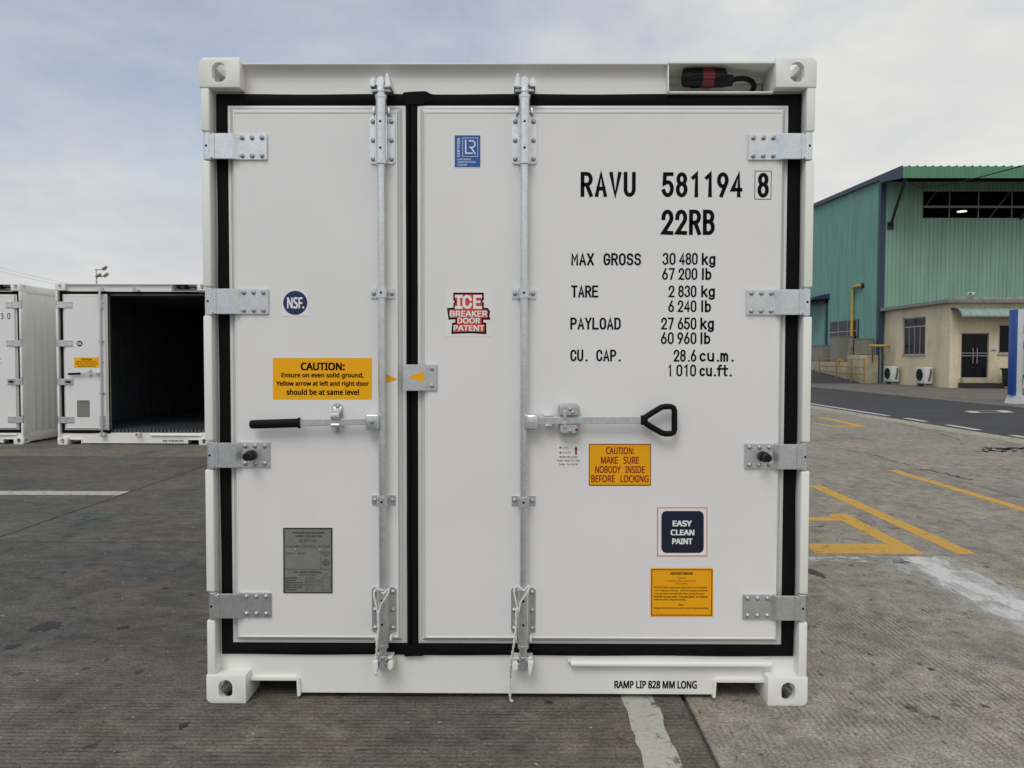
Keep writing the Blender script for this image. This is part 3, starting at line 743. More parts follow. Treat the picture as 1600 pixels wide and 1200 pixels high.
def cam_mesh(x, z, up, flip):
    b = new(); u = 1 if up else -1; s = -1 if flip else 1; y = -.004
    prism(b, [(x-s*.012, z-u*.020), (x+s*.012, z-u*.020), (x+s*.014, z+u*.004), (x+s*.010, z+u*.022), (x-s*.006, z+u*.024), (x-s*.016, z+u*.010)], 'Y', -.020, .030)
    prism(b, [(x-s*.034, z-u*.004), (x+s*.002, z-u*.012), (x+s*.002, z+u*.002), (x-s*.030, z+u*.006)], 'Y', -.012, .022)
    prism(b, [(x+s*.002, z-u*.016), (x+s*.036, z-u*.022), (x+s*.034, z-u*.012), (x+s*.002, z-u*.004)], 'Y', -.010, .020)
    bmesh.ops.bevel(b, geom=[e for e in b.edges if e.calc_face_angle(0) > .4], offset=.003, segments=2, affect='EDGES')
    cyl(b, (x, y, z-u*.034), (x, y, z-u*.018), .0195, .0185, 20)
    return b
def hole_mesh(): b = new(); cyl(b, (0, 0, 0), (0, -.0006, 0), .0048, n=12); return b  # flat disc, its black colour standing in for the shade inside a hole
def plug_mesh(part):
    b = new(); y = .075
    X = lambda px: W(px, 122, y)[0]
    z = W(1100, 122, y)[1]; r = .036
    if part == 'body':
        cyl(b, (X(1069), y, z), (X(1096), y, z), r*.98, r, 28); cyl(b, (X(1067), y, z), (X(1071), y, z), r*.90, r*1.0, 28)
        cyl(b, (X(1090), y, z), (X(1120), y, z), r*.94, n=28); cyl(b, (X(1114), y, z), (X(1131), y, z), r*1.03, r*1.0, 28); cyl(b, (X(1131), y, z), (X(1134), y, z), r, r*.7, 28)
        for k in range(18):
            a = 2*math.pi*k/18; yy, z2 = y+(r+.0008)*math.cos(a), z+(r+.0008)*math.sin(a)
            cyl(b, (X(1080), yy, z2), (X(1094), yy, z2), .0022, n=6)
    elif part == 'gland': cyl(b, (X(1132), y, z-.010), (X(1144), y, z-.010), r*.66, r*.60, 20)
    elif part == 'ring':
        cyl(b, (X(1095.5), y, z), (X(1115), y, z), r*1.02, n=28)
        for k in range(20):
            a = 2*math.pi*k/20; yy, z2 = y+(r*1.02)*math.cos(a), z+(r*1.02)*math.sin(a)
            cyl(b, (X(1097), yy, z2), (X(1113), yy, z2), .0026, n=6)
    else:
        pts = [(X(1143), y, z-.010), (X(1152), y, z-.002), (X(1163), y+.01, z+.002), (X(1172), y+.02, z+.001), (X(1179), y+.03, z-.004), (X(1184), y+.045, z-.016), (X(1185), y+.07, z-.024), (X(1184), .19, z-.026)]
        out = []
        for i in range(len(pts)-1):
            for k in range(3): out.append(Vector(pts[i]).lerp(Vector(pts[i+1]), k/3))
        out.append(Vector(pts[-1])); tube(b, out, .0105, 10)
    return b
def liner_mesh():
    b = new(); x, z0, z1, y1 = 1.13, .24, 2.40, 5.55
    prof = []; y = .10
    while y < y1: prof += [(x, y), (x, y+.03), (x-.008, y+.04), (x-.008, y+.07)]; y += .10
    for s in (-1, 1):
        A = [b.verts.new((s*a, yy, z0)) for a, yy in prof]; B = [b.verts.new((s*a, yy, z1)) for a, yy in prof]
        for i in range(len(prof)-1): b.faces.new((A[i], A[i+1], B[i+1], B[i]))
    box(b, -x, x, y1, y1+.05, z0, z1); box(b, -x, x, .1, y1, z1, z1+.03)
    return b
def tfloor_mesh():
    b = new(); box(b, -1.13, 1.13, .10, 5.55, .17, .20)
    x = -1.10
    while x < 1.12: box(b, x, x+.034, .10, 5.5, .2, .24); x += .062
    return b

CAST = casting_mesh()
def build_container(label, origin, closed=True, marks='full', group='white refrigerated containers'):
    root = thing('refrigerated_container', label, 'container', origin, group)
    def part(name, key, fn, material, parent=root, loc=None, smooth=True, label=None):
        if key not in CACHE: CACHE[key] = finish(fn(), smooth)
        o = obj(name, CACHE[key], material, parent, loc)
        if label: o['label'] = label
        return o
    # --- frame
    for sx in (1, -1):
        for front in (True, False):
            for top in (True, False):
                o = obj('corner_casting', CAST, 'paint_frame', root)
                o.scale = (sx, 1 if front else -1, 1 if top else -1); o.location = (0, 0 if front else LEN, 0 if top else 2.591)
        o = part('corner_post', 'post', post_mesh, 'paint_frame'); o.scale = (sx, 1, 1)
        def rp():
            b = new(); box(b, -1.213, -1.06, LEN-.16, LEN-.01, .112, 2.478, .004, 1); return b
        o = part('rear_post', 'rpost', rp, 'paint_frame'); o.scale = (sx, 1, 1)
        o = part('side_panel', 'side', side_mesh, 'paint_frame'); o.scale = (sx, 1, 1)
        o = part('top_rail', 'trail', lambda: rails_mesh(True), 'paint_frame'); o.scale = (sx, 1, 1)
        o = part('bottom_rail', 'brail', lambda: rails_mesh(False), 'paint_frame'); o.scale = (sx, 1, 1)
    part('door_header', 'header', header_mesh, 'paint_frame')
    part('door_sill', 'sill', sill_mesh, 'paint_frame')
    part('ramp_rest', 'rampbar', ramp_bar_mesh, 'paint_frame')
    def roof():
        b = new(); box(b, -1.15, 1.15, .1601, LEN-.1, 2.545, 2.572); return b
    def endw():
        b = new(); box(b, -1.09, 1.09, LEN-.08, LEN-.03, .12, 2.5, .005, 1); return b
    def under():
        b = new(); box(b, -1.15, 1.15, .21, LEN-.1, .12, .168); return b
    part('roof', 'roof', roof, 'paint_frame'); part('end_panel', 'endw', endw, 'paint_frame'); part('underframe', 'under', under, 'paint_frame')
    pl = part('power_plug', 'plug', lambda: plug_mesh('body'), 'black_plastic', label='black power plug with red collar')
    part('locking_ring', 'plugr', lambda: plug_mesh('ring'), 'red_plastic', pl); part('cable_gland', 'plugg', lambda: plug_mesh('gland'), 'black_plastic', pl); part('cable', 'plugc', lambda: plug_mesh('cable'), 'cable_black', pl)
    if not closed:
        part('interior_lining', 'liner_shaded', liner_mesh, 'liner_shaded'); part('floor_grating', 'tfloor', tfloor_mesh, 'liner_shaded')
    right = []
    # --- doors
    for side, (x0, x1, a, c) in (('L', (dl0, dl1, gl, dl1+.016)), ('R', (dr0, dr1, dl1+.0165, gr))):
        d = part('door', 'door'+side, lambda: panel_mesh(x0, x1), 'paint_door')
        part('door_core', 'core'+side, lambda: slab_mesh(x0, x1), 'door_edge', d)
        part('door_trim', 'trim'+side, lambda: trim_mesh(x0, x1), 'door_trim', d)
        def bead():
            b = new(); e = TR-.001
            ring_frame(b, (x0+e-.004, x1-e+.004, dzb+e-.004, dzt-e+.004), (.006,)*4, [(0, YD+.001), (.25, YD-.0025), (.75, YD-.0025), (1, YD+.001)]); return b
        part('sealant_bead', 'bead'+side, bead, 'sealant', d)
        g_ = part('gasket', 'gasket'+side, lambda: gasket_mesh(x0, x1, a, c), 'rubber', d)
        if side == 'R': right.append(d)
    def flap():
        b = new(); q = [W(x, y, .044) for x, y in ((629.5, 150), (629.5, 144), (648, 142.5), (665, 142), (672, 146), (682, 148), (682, 156), (655, 164), (632, 164))]
        prism(b, q, 'Y', .0445, .056); bmesh.ops.bevel(b, geom=[e for e in b.edges], offset=.002, segments=2, affect='EDGES'); return b
    def flap2():
        b = new(); q = [W(x, y, .044) for x, y in ((632, 1008), (652, 1008), (668, 1014), (668, 1021), (660, 1025), (632, 1026))]
        prism(b, q, 'Y', .0445, .056); return b
    rd = right[0]
    part('gasket_flap', 'flap', flap, 'rubber', rd); part('gasket_flap', 'flap2', flap2, 'rubber', rd)
    # --- hinges
    BX = [W(p, 229, .016)[0] for p in (378, 393.5, 409)]
    BM = 'bolt'
    if BM not in CACHE: CACHE[BM] = finish(bolt_mesh())
    def bolt(parent, x, y, z):
        return obj('bolt', CACHE[BM], 'bolt_steel', parent, (x, y, z))
    if 'hole' not in CACHE: CACHE['hole'] = finish(hole_mesh())
    def hole(parent, x, y, z): return obj('pin_hole_disc', CACHE['hole'], 'hole_dark', parent, (x, y, z))
    for sx in (1, -1):
        for i, z in enumerate(HZ):
            h = part('hinge', 'hinge', hinge_mesh, 'galv', loc=(0, 0, z)); h.scale = (sx, 1, 1)
            part('knuckle', 'knuckle', knuckle_mesh, 'galv', h)
            hole(h, -1.194, -.0006, .0)
            for bx in BX:
                for s in (-1, 1): bolt(h, bx, YD-.0085, s*.0355)
            if i == 2: part('rubber_stop', 'bumper', bumper_mesh, 'black_plastic', h, label='round black rubber door stop')
            if sx == -1: right.append(h)
    # --- lock rods
    zT, zB = W(597, 131, .0)[1], W(597, 1037, .0)[1]
    bt0, bt1 = W(597, 217, .0)[1], W(597, 955.5, .0)[1]
    cz = [W(597, 458, .0)[1], W(597, 783, .0)[1]]
    for side, x, fl in (('L', rodL, False), ('R', rodR, True)):
        rs = right if side == 'R' else []
        def rod():
            b = new(); cyl(b, (x, -.004, zB+.03), (x, -.004, zT-.03), .0155, n=24); return b
        r = part('lock_rod', 'rod'+side, rod, 'galv'); rs.append(r)
        part('cam', 'camT'+side, lambda: cam_mesh(x, zT, True, fl), 'galv', r); part('cam', 'camB'+side, lambda: cam_mesh(x, zB, False, not fl), 'galv', r)
        part('rod_housing', 'houT'+side, lambda: housing_mesh(x, bt0-.094, W(597, 152, 0)[1], True), 'galv', r)
        part('rod_housing', 'houB'+side, lambda: housing_mesh(x, W(597, 1008, 0)[1], bt1+.088, False), 'galv', r)
        part('keeper', 'keepT'+side, lambda: keeper_mesh(x, zT, True, fl), 'galv'); part('keeper', 'keepB'+side, lambda: keeper_mesh(x, zB, False, not fl), 'paint_frame')
        for k, zc in enumerate((bt0, bt1)):
            br = part('bearing_bracket', 'bear%s%d' % (side, k), lambda: bearing_mesh(x, zc), 'galv'); rs.append(br)
            for s in (-1, 1):
                for dz in (-.074, 0, .074): bolt(br, x+s*.0365, YD-.006, zc+dz)
            for dz in (-.041, .062) if k == 0 else (-.045, .052): hole(br, x, -.0257, zc+dz)
            def ears():
                b = new(); u = 1 if k == 0 else -1
                for s in (-1, 1): box(b, x+s*.030-.005, x+s*.030+.005, -.002, YD+.01, zc+u*.097, zc+u*.122, .004, 2)
                return b
            part('nylon_bush', 'ears%s%d' % (side, k), ears, 'white_plastic' if k else 'galv', br)
        for k, z in enumerate(cz):
            cl = part('rod_clamp', 'clamp%s%d' % (side, k), lambda: clamp_mesh(x, z), 'galv'); rs.append(cl)
            for s in (-1, 1): bolt(cl, x+s*.036, YD-.005, z)
            hole(cl, x, -.0242, z)
    # --- left handle
    Yh = -.012
    def lh_bar():
        b = new(); (xa, za), (xb, zb) = W(462, 661, Yh), W(578, 658.5, Yh)
        prism(b, [(xa, za-.013), (xb, zb-.013), (xb, zb+.013), (xa, za+.013)], 'Y', Yh-.005, Yh+.005)
        bmesh.ops.bevel(b, geom=list(b.edges), offset=.002, segments=1, affect='EDGES'); return b
    hl = part('door_handle', 'lhbar', lh_bar, 'galv')
    def lh_grip():
        b = new(); p0, p1 = Vector((W(390, 663.2, Yh)[0], Yh, W(390, 663.2, Yh)[1])), Vector((W(469, 660.8, Yh)[0], Yh, W(469, 660.8, Yh)[1]))
        P = [p0.lerp(p1, t) for t in (0, .015, .05, .3, .6, .95, .96, 1.0)]
        tube(b, P, [.009, .015, .0172, .0178, .0178, .0178, .0215, .0215], 18)
        for v in b.verts: v.co.y = Yh+(v.co.y-Yh)*.7
        return b
    part('grip', 'lhgrip', lh_grip, 'grip_rubber', hl, label='black rubber grip')
    def lh_hub():
        b = new(); (xa, zt), (xb, zb) = W(572, 647, Yh), W(593, 671.5, Yh); box(b, xa, xb, -.030, .012, zb, zt, .006, 3); return b
    hb = part('handle_hub', 'lhhub', lh_hub, 'galv'); bx_, bz_ = W(581, 659, -.03); bolt(hb, bx_, -.030, bz_)
    def catch():
        b = new(); x, z = W(527.8, 654, YD-.003); r = .0235
        pts = [(x+r*math.cos(R(t)), z+(.041 if t < 180 else -.041)+r*math.sin(R(t))) for t in list(range(0, 181, 20))+list(range(180, 361, 20))]
        prism(b, pts, 'Y', YD-.005, YD); bmesh.ops.bevel(b, geom=[e for e in b.edges if e.calc_face_angle(0) > .8], offset=.002, segments=1, affect='EDGES')
        prism(b, [(YD, z+.050), (-.010, z+.032), (-.030, z+.026), (-.034, z+.012), (-.030, z-.002), (-.024, z-.002), (-.026, z+.014), (-.006, z+.020), (YD, z+.030)], 'X', x-.015, x+.015)
        prism(b, [(YD, z-.026), (-.020, z-.030), (-.022, z-.022), (-.020, z-.017), (YD, z-.017)], 'X', x-.015, x+.015)
        return b
    ct = part('handle_catch', 'catch', catch, 'galv')
    for py in (635.5, 672.5): x_, z_ = W(527.8, py, YD-.005); bolt(ct, x_, YD-.005, z_)
    # --- right handle
    def rh_bar():
        b = new(); (xa, za), (xb, zb) = W(838, 657, Yh), W(1006, 656.5, Yh)
        prism(b, [(xa, za-.0145), (xb, zb-.0145), (xb, zb+.0145), (xa, za+.0145)], 'Y', Yh-.005, Yh+.005)
        bmesh.ops.bevel(b, geom=list(b.edges), offset=.002, segments=1, affect='EDGES'); return b
    hr = part('door_handle', 'rhbar', rh_bar, 'galv'); right.append(hr)
    def rh_grip():
        b = new(); Q = [(1006.5, 656.5, .015), (1009, 651.5, .012), (1020, 644.5, .0118), (1034, 636.2, .0118), (1040, 635.2, .0118), (1048, 635.3, .0118), (1052.5, 637.5, .0118), (1053.8, 642, .0118), (1053.8, 657, .0118), (1053.8, 671, .0118), (1052.5, 675.6, .0118), (1048, 677.6, .0118), (1040, 677.8, .0118), (1034, 676.4, .0118), (1020, 668.5, .0118), (1009, 661.5, .012)]
        tube(b, [(W(x, y, Yh)[0], Yh, W(x, y, Yh)[1]) for x, y, r in Q], [q[2] for q in Q], 14, closed=True)
        x, z = W(1004, 656.5, Yh); box(b, x-.008, x+.016, Yh-.011, Yh+.011, z-.019, z+.019, .004, 2)
        return b
    part('grip', 'rhgrip', rh_grip, 'grip_rubber', hr, label='black rubber loop grip')
    def rh_hub():
        b = new(); (xa, zt), (xb, zb) = W(822, 647, -.02), W(841.5, 673, -.02); box(b, xa, xb, -.034, .014, zb, zt, .011, 4)
        x, z = W(831, 659, -.034); cyl(b, (x, -.030, z), (x, -.037, z), .011, .007, 16); return b
    hh = part('handle_hub', 'rhhub', rh_hub, 'galv'); right.append(hh)
    def clip():
        b = new(); x, z = W(857, 657, -.01); box(b, x-.019, x+.019, -.016, YD, z+.015, z+.024, .004, 2); box(b, x-.014, x+.014, -.020, YD, z-.024, z-.015, .004, 2); return b
    right.append(part('handle_guide', 'clip', clip, 'galv'))
    def lock():
        b = new()
        prism(b, [W(x, y, 0) for x, y in round_rect(872.2, 630.3, 905.5, 680.5, 8)], 'Y', -.006, YD)
        bmesh.ops.bevel(b, geom=[e for e in b.edges if e.calc_face_angle(0) > .9], offset=.006, segments=3, affect='EDGES')
        for y0, y1 in ((635.5, 648.5), (664.5, 676.5)):
            prism(b, [W(x, y, -.02) for x, y in round_rect(875, y0, 903, y1, 3)], 'Y', -.027, -.004)
        bmesh.ops.bevel(b, geom=[e for e in b.edges if e.calc_face_angle(0) > .9], offset=.0015, segments=1, affect='EDGES')
        return b
    MATS.setdefault('lock_cast', mat('lock_cast', (.52, .53, .53), .42, metal=.55, var=.05))
    lk = part('handle_lock', 'lock', lock, 'lock_cast'); right.append(lk)
    def lclip():
        b = new()
        for y0, y1 in ((642, 653.5), (660, 669.5)):
            (xa, zt), (xb, zb) = W(880, y0, -.03), W(885.5, y1, -.03); box(b, xa, xb, -.032, -.020, zb, zt, .002, 1)
        return b
    part('spring_clip', 'lclip', lclip, 'galv', lk)
    for px, py in ((891, 639.5), (895.5, 644.5), (891, 673.5)):
        x_, z_ = W(px, py, -.027); o = bolt(lk, x_, -.026, z_); o.scale = (.8, .5, .8)
    def reddot():
        b = new(); x, z = W(901, 671.5, -.027); cyl(b, (x, -.026, z), (x, -.029, z), .0055, n=12); return b
    part('lock_indicator', 'reddot', reddot, 'ink_darkred', lk)
    # --- levelling plate between the doors
    def lev():
        b = new(); Z = (W(650, 569.5, .01)[1], W(650, 610.5, .01)[1]); xs = [W(p, 590, .01)[0] for p in (629.5, 663, 668.5, 682.5)]
        prism(b, [(xs[0], .010), (xs[1], .010), (xs[2], YD-.008), (xs[3], YD-.008), (xs[3], YD-.001), (xs[2]-.003, YD-.001), (xs[1]-.003, .017), (xs[0], .017)], 'Z', Z[1], Z[0])
        bmesh.ops.bevel(b, geom=[e for e in b.edges if e.calc_face_angle(0) > .3], offset=.002, segments=2, affect='EDGES'); return b
    lv = part('levelling_plate', 'lev', lev, 'galv'); right.append(lv)
    for py in (576, 603): x_, z_ = W(675, py, YD-.008); bolt(lv, x_, YD-.008, z_)
    part('arrow_mark', 'arrR', lambda: poly([(637, 589), (662.5, 580), (662.5, 598)], .0092), 'vinyl_yellow', lv)
    part('arrow_mark', 'arrL', lambda: poly([(603.5, 584.5), (622.5, 592.5), (603.5, 598.5)], YD-.0009), 'vinyl_yellow')
    # --- left-door stickers
    S, T = YD-.0009, YD-.0014
    def sticker(name, key, px, material, grp=None, fn=None):
        o = part(name, key, fn or (lambda: poly(px, S)), material)
        if grp is not None: grp.append(o)
        return o
    def sub(name, key, px, material, parent, Y=T, fn=None):
        return part(name, key, fn or (lambda: poly(px, Y, .0002)), material, parent)
    def word(key, text, bx, parent, material='ink_black', Y=T, bold=.0, vertical=False, space=1.0):
        if key in CACHE: return obj('lettering', CACHE[key], material, parent)
        o = print_text(text, bx, Y, material, parent, bold, vertical, space); CACHE[key] = o.data; return o
    if marks != 'right_only':
        st = sticker('round_emblem_sticker', 'nsf', rect_px(440, 452, 482.5, 494), 'vinyl_white')
        sub('emblem_disc', 'nsfd', [(461.3+18.8*math.cos(R(a)), 473.2+18.8*math.sin(R(a))) for a in range(0, 360, 8)], 'vinyl_navy', st)
        word('nsft', 'NSF', (449, 464.8, 472.2, 481.5), st, 'ink_white', T-.0005, .035); word('nsft2', '.', (472.8, 479.2, 474.8, 481.4), st, 'ink_white', T-.0005, .03)
        cs = sticker('caution_sticker', 'caut', rect_px(426.3, 559.3, 581, 624), 'vinyl_yellow')
        word('ct1', 'CAUTION:', (470.5, 566.8, 538, 578.4), cs, bold=.036); word('ct2', 'Ensure on even solid ground,', (440, 582.3, 567.8, 591.8), cs, bold=.036, space=1.06)
        word('ct3', 'Yellow arrow at left and right door', (432, 595.4, 576, 604.8), cs, bold=.036, space=1.04); word('ct4', 'should be at same level', (448, 608.2, 560.5, 617), cs, bold=.036, space=1.06)
        dp = sticker('data_plate', 'dplate', rect_px(442.6, 824.6, 519.6, 926.6), 'plate_alu')
        full = marks == 'full'
        def pframe():
            b = new(); (xa, zt), (xb, zb) = W(442.6, 824.6, S), W(519.6, 926.6, S)
            ring_frame(b, (xa, xb, zb, zt), (.004,)*4, [(0, S), (0, S-.002), (1, S-.002), (1, S)]); return b
        part('plate_border', 'pframe', pframe, 'ink_grey', dp)
        word('dp1', 'APPROVED FOR TRANSPORT', (456.5, 831, 507.5, 834.2), dp, 'ink_grey', bold=.02); word('dp2', 'UNDER CUSTOMS SEAL', (461.5, 836, 503.8, 839.3), dp, 'ink_grey', bold=.02)
        if full:
            word('dp3', 'GBC WTX 81818', (467, 842.6, 494.5, 846.8), dp, 'ink_grey'); word('dp3b', 'TYPE', (446, 853, 451, 855), dp, 'ink_grey'); word('dp3c', 'MANUFACTURER\'S NO.', (452, 852.2, 471, 855.6), dp, 'ink_grey')
            word('dp4', 'MANUFACTURER\'S NO.', (471.6, 851.6, 495.4, 853.8), dp, 'ink_grey'); word('dp5', 'OF THE CONTAINER', (472, 854.6, 494, 856.6), dp, 'ink_grey'); word('dp5b', 'RAVU 5811948', (497, 852.4, 515, 855.6), dp, 'ink_grey')
            word('dp6', 'OWNER\'S NO.', (446.2, 863.5, 461.2, 866), dp, 'ink_grey'); word('dp7', 'RAVU 58', (465.5, 862.8, 476, 866.2), dp, 'ink_grey')
            word('dp8', 'TIMBER COMPONENT', (502, 864.5, 516.2, 866.3), dp, 'ink_grey'); word('dp8b', 'TREATMENT', (505.5, 867.3, 513.5, 869.2), dp, 'ink_grey')
            word('dp9', 'NO', (507.2, 873.8, 511, 876.2), dp, 'ink_grey', bold=.02); word('dp10', 'EXPOSED', (503, 877.4, 516, 879.8), dp, 'ink_grey', bold=.02); word('dp11', 'TIMBER', (504.5, 881, 514.8, 883.4), dp, 'ink_grey', bold=.02)
            word('dp12', 'CSC SAFETY APPROVAL', (459, 892.2, 503, 895.6), dp, 'ink_grey', bold=.02); word('dp13', 'GB-LR 31031-12/2018', (467, 896.6, 494.5, 899.8), dp, 'ink_grey')
            for i, (t, xe) in enumerate((('DATE MANUFACTURED', 464), ('IDENTIFICATION NO.', 462), ('MAXIMUM OPERATING GROSS MASS', 473), ('ALLOWABLE STACKING LOAD FOR 1.8G', 476), ('TRANSVERSE RACKING TEST FORCE', 473), ('END WALL STRENGTH', 463))):
                word('dpr%d' % i, t, (446, 901.8+i*3.72, xe, 904.2+i*3.72), dp, 'ink_grey', bold=.01)
            for i, (t, xe) in enumerate((('12/2023', 492), ('RAVU5811948', 501), ('30 480 kg  67 200 lb', 501.5), ('192 000 kg  423 280 lb', 501.5), ('15 240 kg  33 600 lb', 494), ('0.4 P', 492))):
                word('dpv%d' % i, t, (478.4, 901.9+i*3.72, xe, 904.4+i*3.72), dp, 'ink_grey')
            def plines():
                b = new()
                for x0, y0, x1, y1 in ((443.5, 889, 518.5, 889.7), (500.4, 862.5, 500.9, 889), (500.4, 862.3, 518, 862.8), (503.6, 900.5, 504.1, 922), (503.6, 921.7, 516.5, 922.2), (516, 900.5, 516.5, 922), (503.6, 902.6, 516.5, 903), (477.3, 901.2, 477.7, 924)):
                    (xa, zt), (xb, zb) = W(x0, y0, T), W(x1, y1, T); box(b, xa, xb, T, T+.0003, zb, zt)
                return b
            part('plate_ruling', 'plines', plines, 'ink_grey', dp)
            for px in (462, 500): x_, z_ = W(px, 859, S); o = bolt(dp, x_, S, z_); o.scale = (.45, .3, .45); o.name = 'rivet'
    word('ramp', 'RAMP LIP 828 MM LONG', (960.5, 1063.8, 1088.3, 1075.8), root, 'ink_black', YF-.0007, .034)
    # --- right-door stickers and markings
    if marks == 'full':
        def stick(*a): right.append(a[0]); return a[0]
        lr = stick(sticker('certificate_sticker', 'lr', rect_px(709.2, 210.3, 752, 262.6), 'vinyl_white'))
        sub('blue_field', 'lrb', rect_px(710.4, 211.4, 750.6, 261.2), 'vinyl_blue', lr)
        K = T-.0005
        word('lr1', 'CERTIFIED', (714.6, 215.8, 718.4, 245), lr, 'ink_white', K, .03, True, 1.1)
        for i, t in enumerate(('CONTAINER', 'CERTIFICATION', 'SCHEME')):
            word('lr2%d' % i, t, (714.8, 247.6+i*4.3, (735.8, 742.6, 729.6)[i], 250.4+i*4.3), lr, 'ink_white', K, .015, space=1.1)
        def lrbox():
            b = new(); (xa, zt), (xb, zb) = W(722.6, 215.2, K), W(746.8, 244.8, K)
            ring_frame(b, (xa, xb, zb, zt), (.0016,)*4, [(0, K), (1, K)]); return b
        part('emblem_frame', 'lrbox', lrbox, 'ink_white', lr)
        def lrlet():
            b = new(); t = .0052
            ribbon(b, [W(x, y, K) for x, y in ((727.6, 219), (727.6, 239.3), (737.6, 239.3))], t, K)
            ribbon(b, [W(x, y, K) for x, y in [(733.4, 220)]+[(737.2+5*math.cos(R(a)), 225.2+5.2*math.sin(R(a))) for a in range(-90, 91, 15)]+[(734.4, 230.4)]], t, K-.0001)
            ribbon(b, [W(x, y, K) for x, y in ((736.6, 231), (742.4, 240.2))], t, K-.0002)
            return b
        if 'lrlet' not in CACHE: CACHE['lrlet'] = flat(lrlet())
        obj('emblem_letters', CACHE['lrlet'], 'ink_white', lr)
        ib = stick(sticker('badge_sticker', 'ib', rect_px(695.2, 451, 771.3, 526.2), 'vinyl_white'))
        o1 = [(708.2, 457.2), (756, 457.2), (756, 468.4), (753, 470.8), (756, 473.4), (756, 481), (762.5, 481.3), (766, 487), (764.4, 492), (766.2, 499.6), (755, 499.6), (755, 504), (759.8, 504), (760, 522), (733, 520.6), (705.2, 521.8), (706.6, 504), (711.4, 504), (711.4, 498.8), (701, 499.6), (698.3, 481.4), (708.6, 480.6), (708.4, 474), (710.6, 471.2), (708.2, 468)]
        o2 = [(711, 459.8), (753.2, 459.8), (753.2, 467.6), (750.6, 470.8), (753.2, 474), (753.6, 483.6), (761.2, 484), (763.2, 487.5), (761.8, 492), (763, 497), (752.6, 497), (752.6, 506.6), (757, 506.6), (757.2, 519), (733, 518), (708.2, 519), (709.2, 506.6), (714, 506.6), (714, 496.4), (703.2, 497), (701.2, 483.8), (711.2, 483.2), (711, 474.2), (713, 471.2), (711, 467.6)]
        sub('badge_outline', 'ib1', o1, 'ink_black', ib); sub('badge_field', 'ib2', o2, 'vinyl_red', ib, T-.0004)
        K2 = T-.0010
        def ice():
            b = new(); t = .0112
            for pts in ([(716.8, 463.8), (716.8, 480.2)], [(712.8, 462.9), (720.8, 462.9)], [(712.8, 480.4), (720.8, 480.4)],
                        [(735.4, 467.8), (733.5, 464), (729, 463), (725.2, 465.6), (724.6, 472), (725.4, 478), (729.2, 480.4), (733.6, 479.4), (735.4, 475.6)],
                        [(751.2, 463), (741.6, 463), (741.6, 480.4), (751.2, 480.4)], [(742, 471.6), (749, 471.6)]):
                ribbon(b, [W(x, y, K2) for x, y in pts], t if pts[0] != (742, 471.6) else .009, K2-.00003*len(b.faces))
            return b
        if 'ice' not in CACHE: CACHE['ice'] = flat(ice())
        obj('lettering', CACHE['ice'], 'ink_white', ib)
        word('ib4', 'BREAKER', (703.2, 485.6, 761.2, 494.6), ib, 'ink_white', K2, .03); word('ib5', 'DOOR', (715.2, 496.8, 750, 505.2), ib, 'ink_white', K2, .03); word('ib6', 'PATENT', (709.2, 508.4, 756.4, 516.8), ib, 'ink_white', K2, .03)
        li = stick(sticker('lock_guide_sticker', 'li', rect_px(870.2, 693, 907.2, 729.6), 'vinyl_white'))
        word('li1', 'LOCKED', (878, 698.2, 888.4, 701), li, 'ink_grey'); word('li2', 'UNLOCKED', (878, 705.8, 891.8, 708.6), li, 'ink_grey')
        for i, y in enumerate((699.6, 707.2)): sub('guide_dot', 'lid%d' % i, [(875.4+1.5*math.cos(R(a)), y+1.5*math.sin(R(a))) for a in range(0, 360, 30)], 'ink_darkred', li)
        sub('red_arrow', 'lia', [(898.6, 710.6), (898.6, 702.4), (897.2, 702.4), (900, 697), (902.8, 702.4), (901.4, 702.4), (901.4, 710.6)], 'ink_darkred', li)
        word('li3', 'WHEN UNLOCKED', (873.8, 712.6, 903, 715.8), li, bold=.01); word('li4', 'PUSH  DIRECTLY AND', (870.6, 718.2, 906.2, 721.4), li, bold=.01); word('li5', 'OPEN  THE DOOR', (873.4, 724, 902.8, 727.2), li, bold=.01)
        c2 = stick(sticker('warning_sticker', 'c2', round_rect(920, 693.5, 1017.2, 759, 2), 'ink_brown'))
        sub('amber_field', 'c2f', round_rect(921.2, 694.9, 1016, 757.4, 1.5), 'vinyl_amber', c2)
        word('c21', 'CAUTION:', (947.2, 699, 990.6, 709.6), c2, 'ink_darkred', T-.0005, .02); word('c22', 'MAKE   SURE', (939.2, 713.6, 998, 724.4), c2, 'ink_darkred', T-.0005, .02)
        word('c23', 'NOBODY   INSIDE', (930.2, 728.2, 1007, 739), c2, 'ink_darkred', T-.0005, .02); word('c24', 'BEFORE   LOCKING', (924.2, 742.6, 1013, 753.4), c2, 'ink_darkred', T-.0005, .02)
        ec = stick(sticker('paint_sticker', 'ec', rect_px(1026.8, 792.8, 1105.2, 869.4), 'ink_orange'))
        sub('white_field', 'ec1', rect_px(1028.4, 794.4, 1103.8, 867.8), 'vinyl_white', ec); sub('navy_field', 'ec2', round_rect(1033.4, 798.4, 1099.6, 864, 8), 'vinyl_navydark', ec, T-.0005)
        word('ec3', 'EASY', (1051.6, 813.6, 1080.4, 822.2), ec, 'ink_white', T-.001, .040); word('ec4', 'CLEAN', (1048.4, 827.8, 1084.4, 836.2), ec, 'ink_white', T-.001, .040); word('ec5', 'PAINT', (1050.8, 841.6, 1081.4, 850), ec, 'ink_white', T-.001, .040)
        ar = stick(sticker('airtight_sticker', 'ar', rect_px(1016.4, 887.6, 1114.4, 963.6), 'vinyl_amber'))
        def arb():
            b = new(); (xa, zt), (xb, zb) = W(1018, 889.4, T), W(1112.4, 962, T); ring_frame(b, (xa, xb, zb, zt), (.0035,)*4, [(0, T), (1, T)]); return b
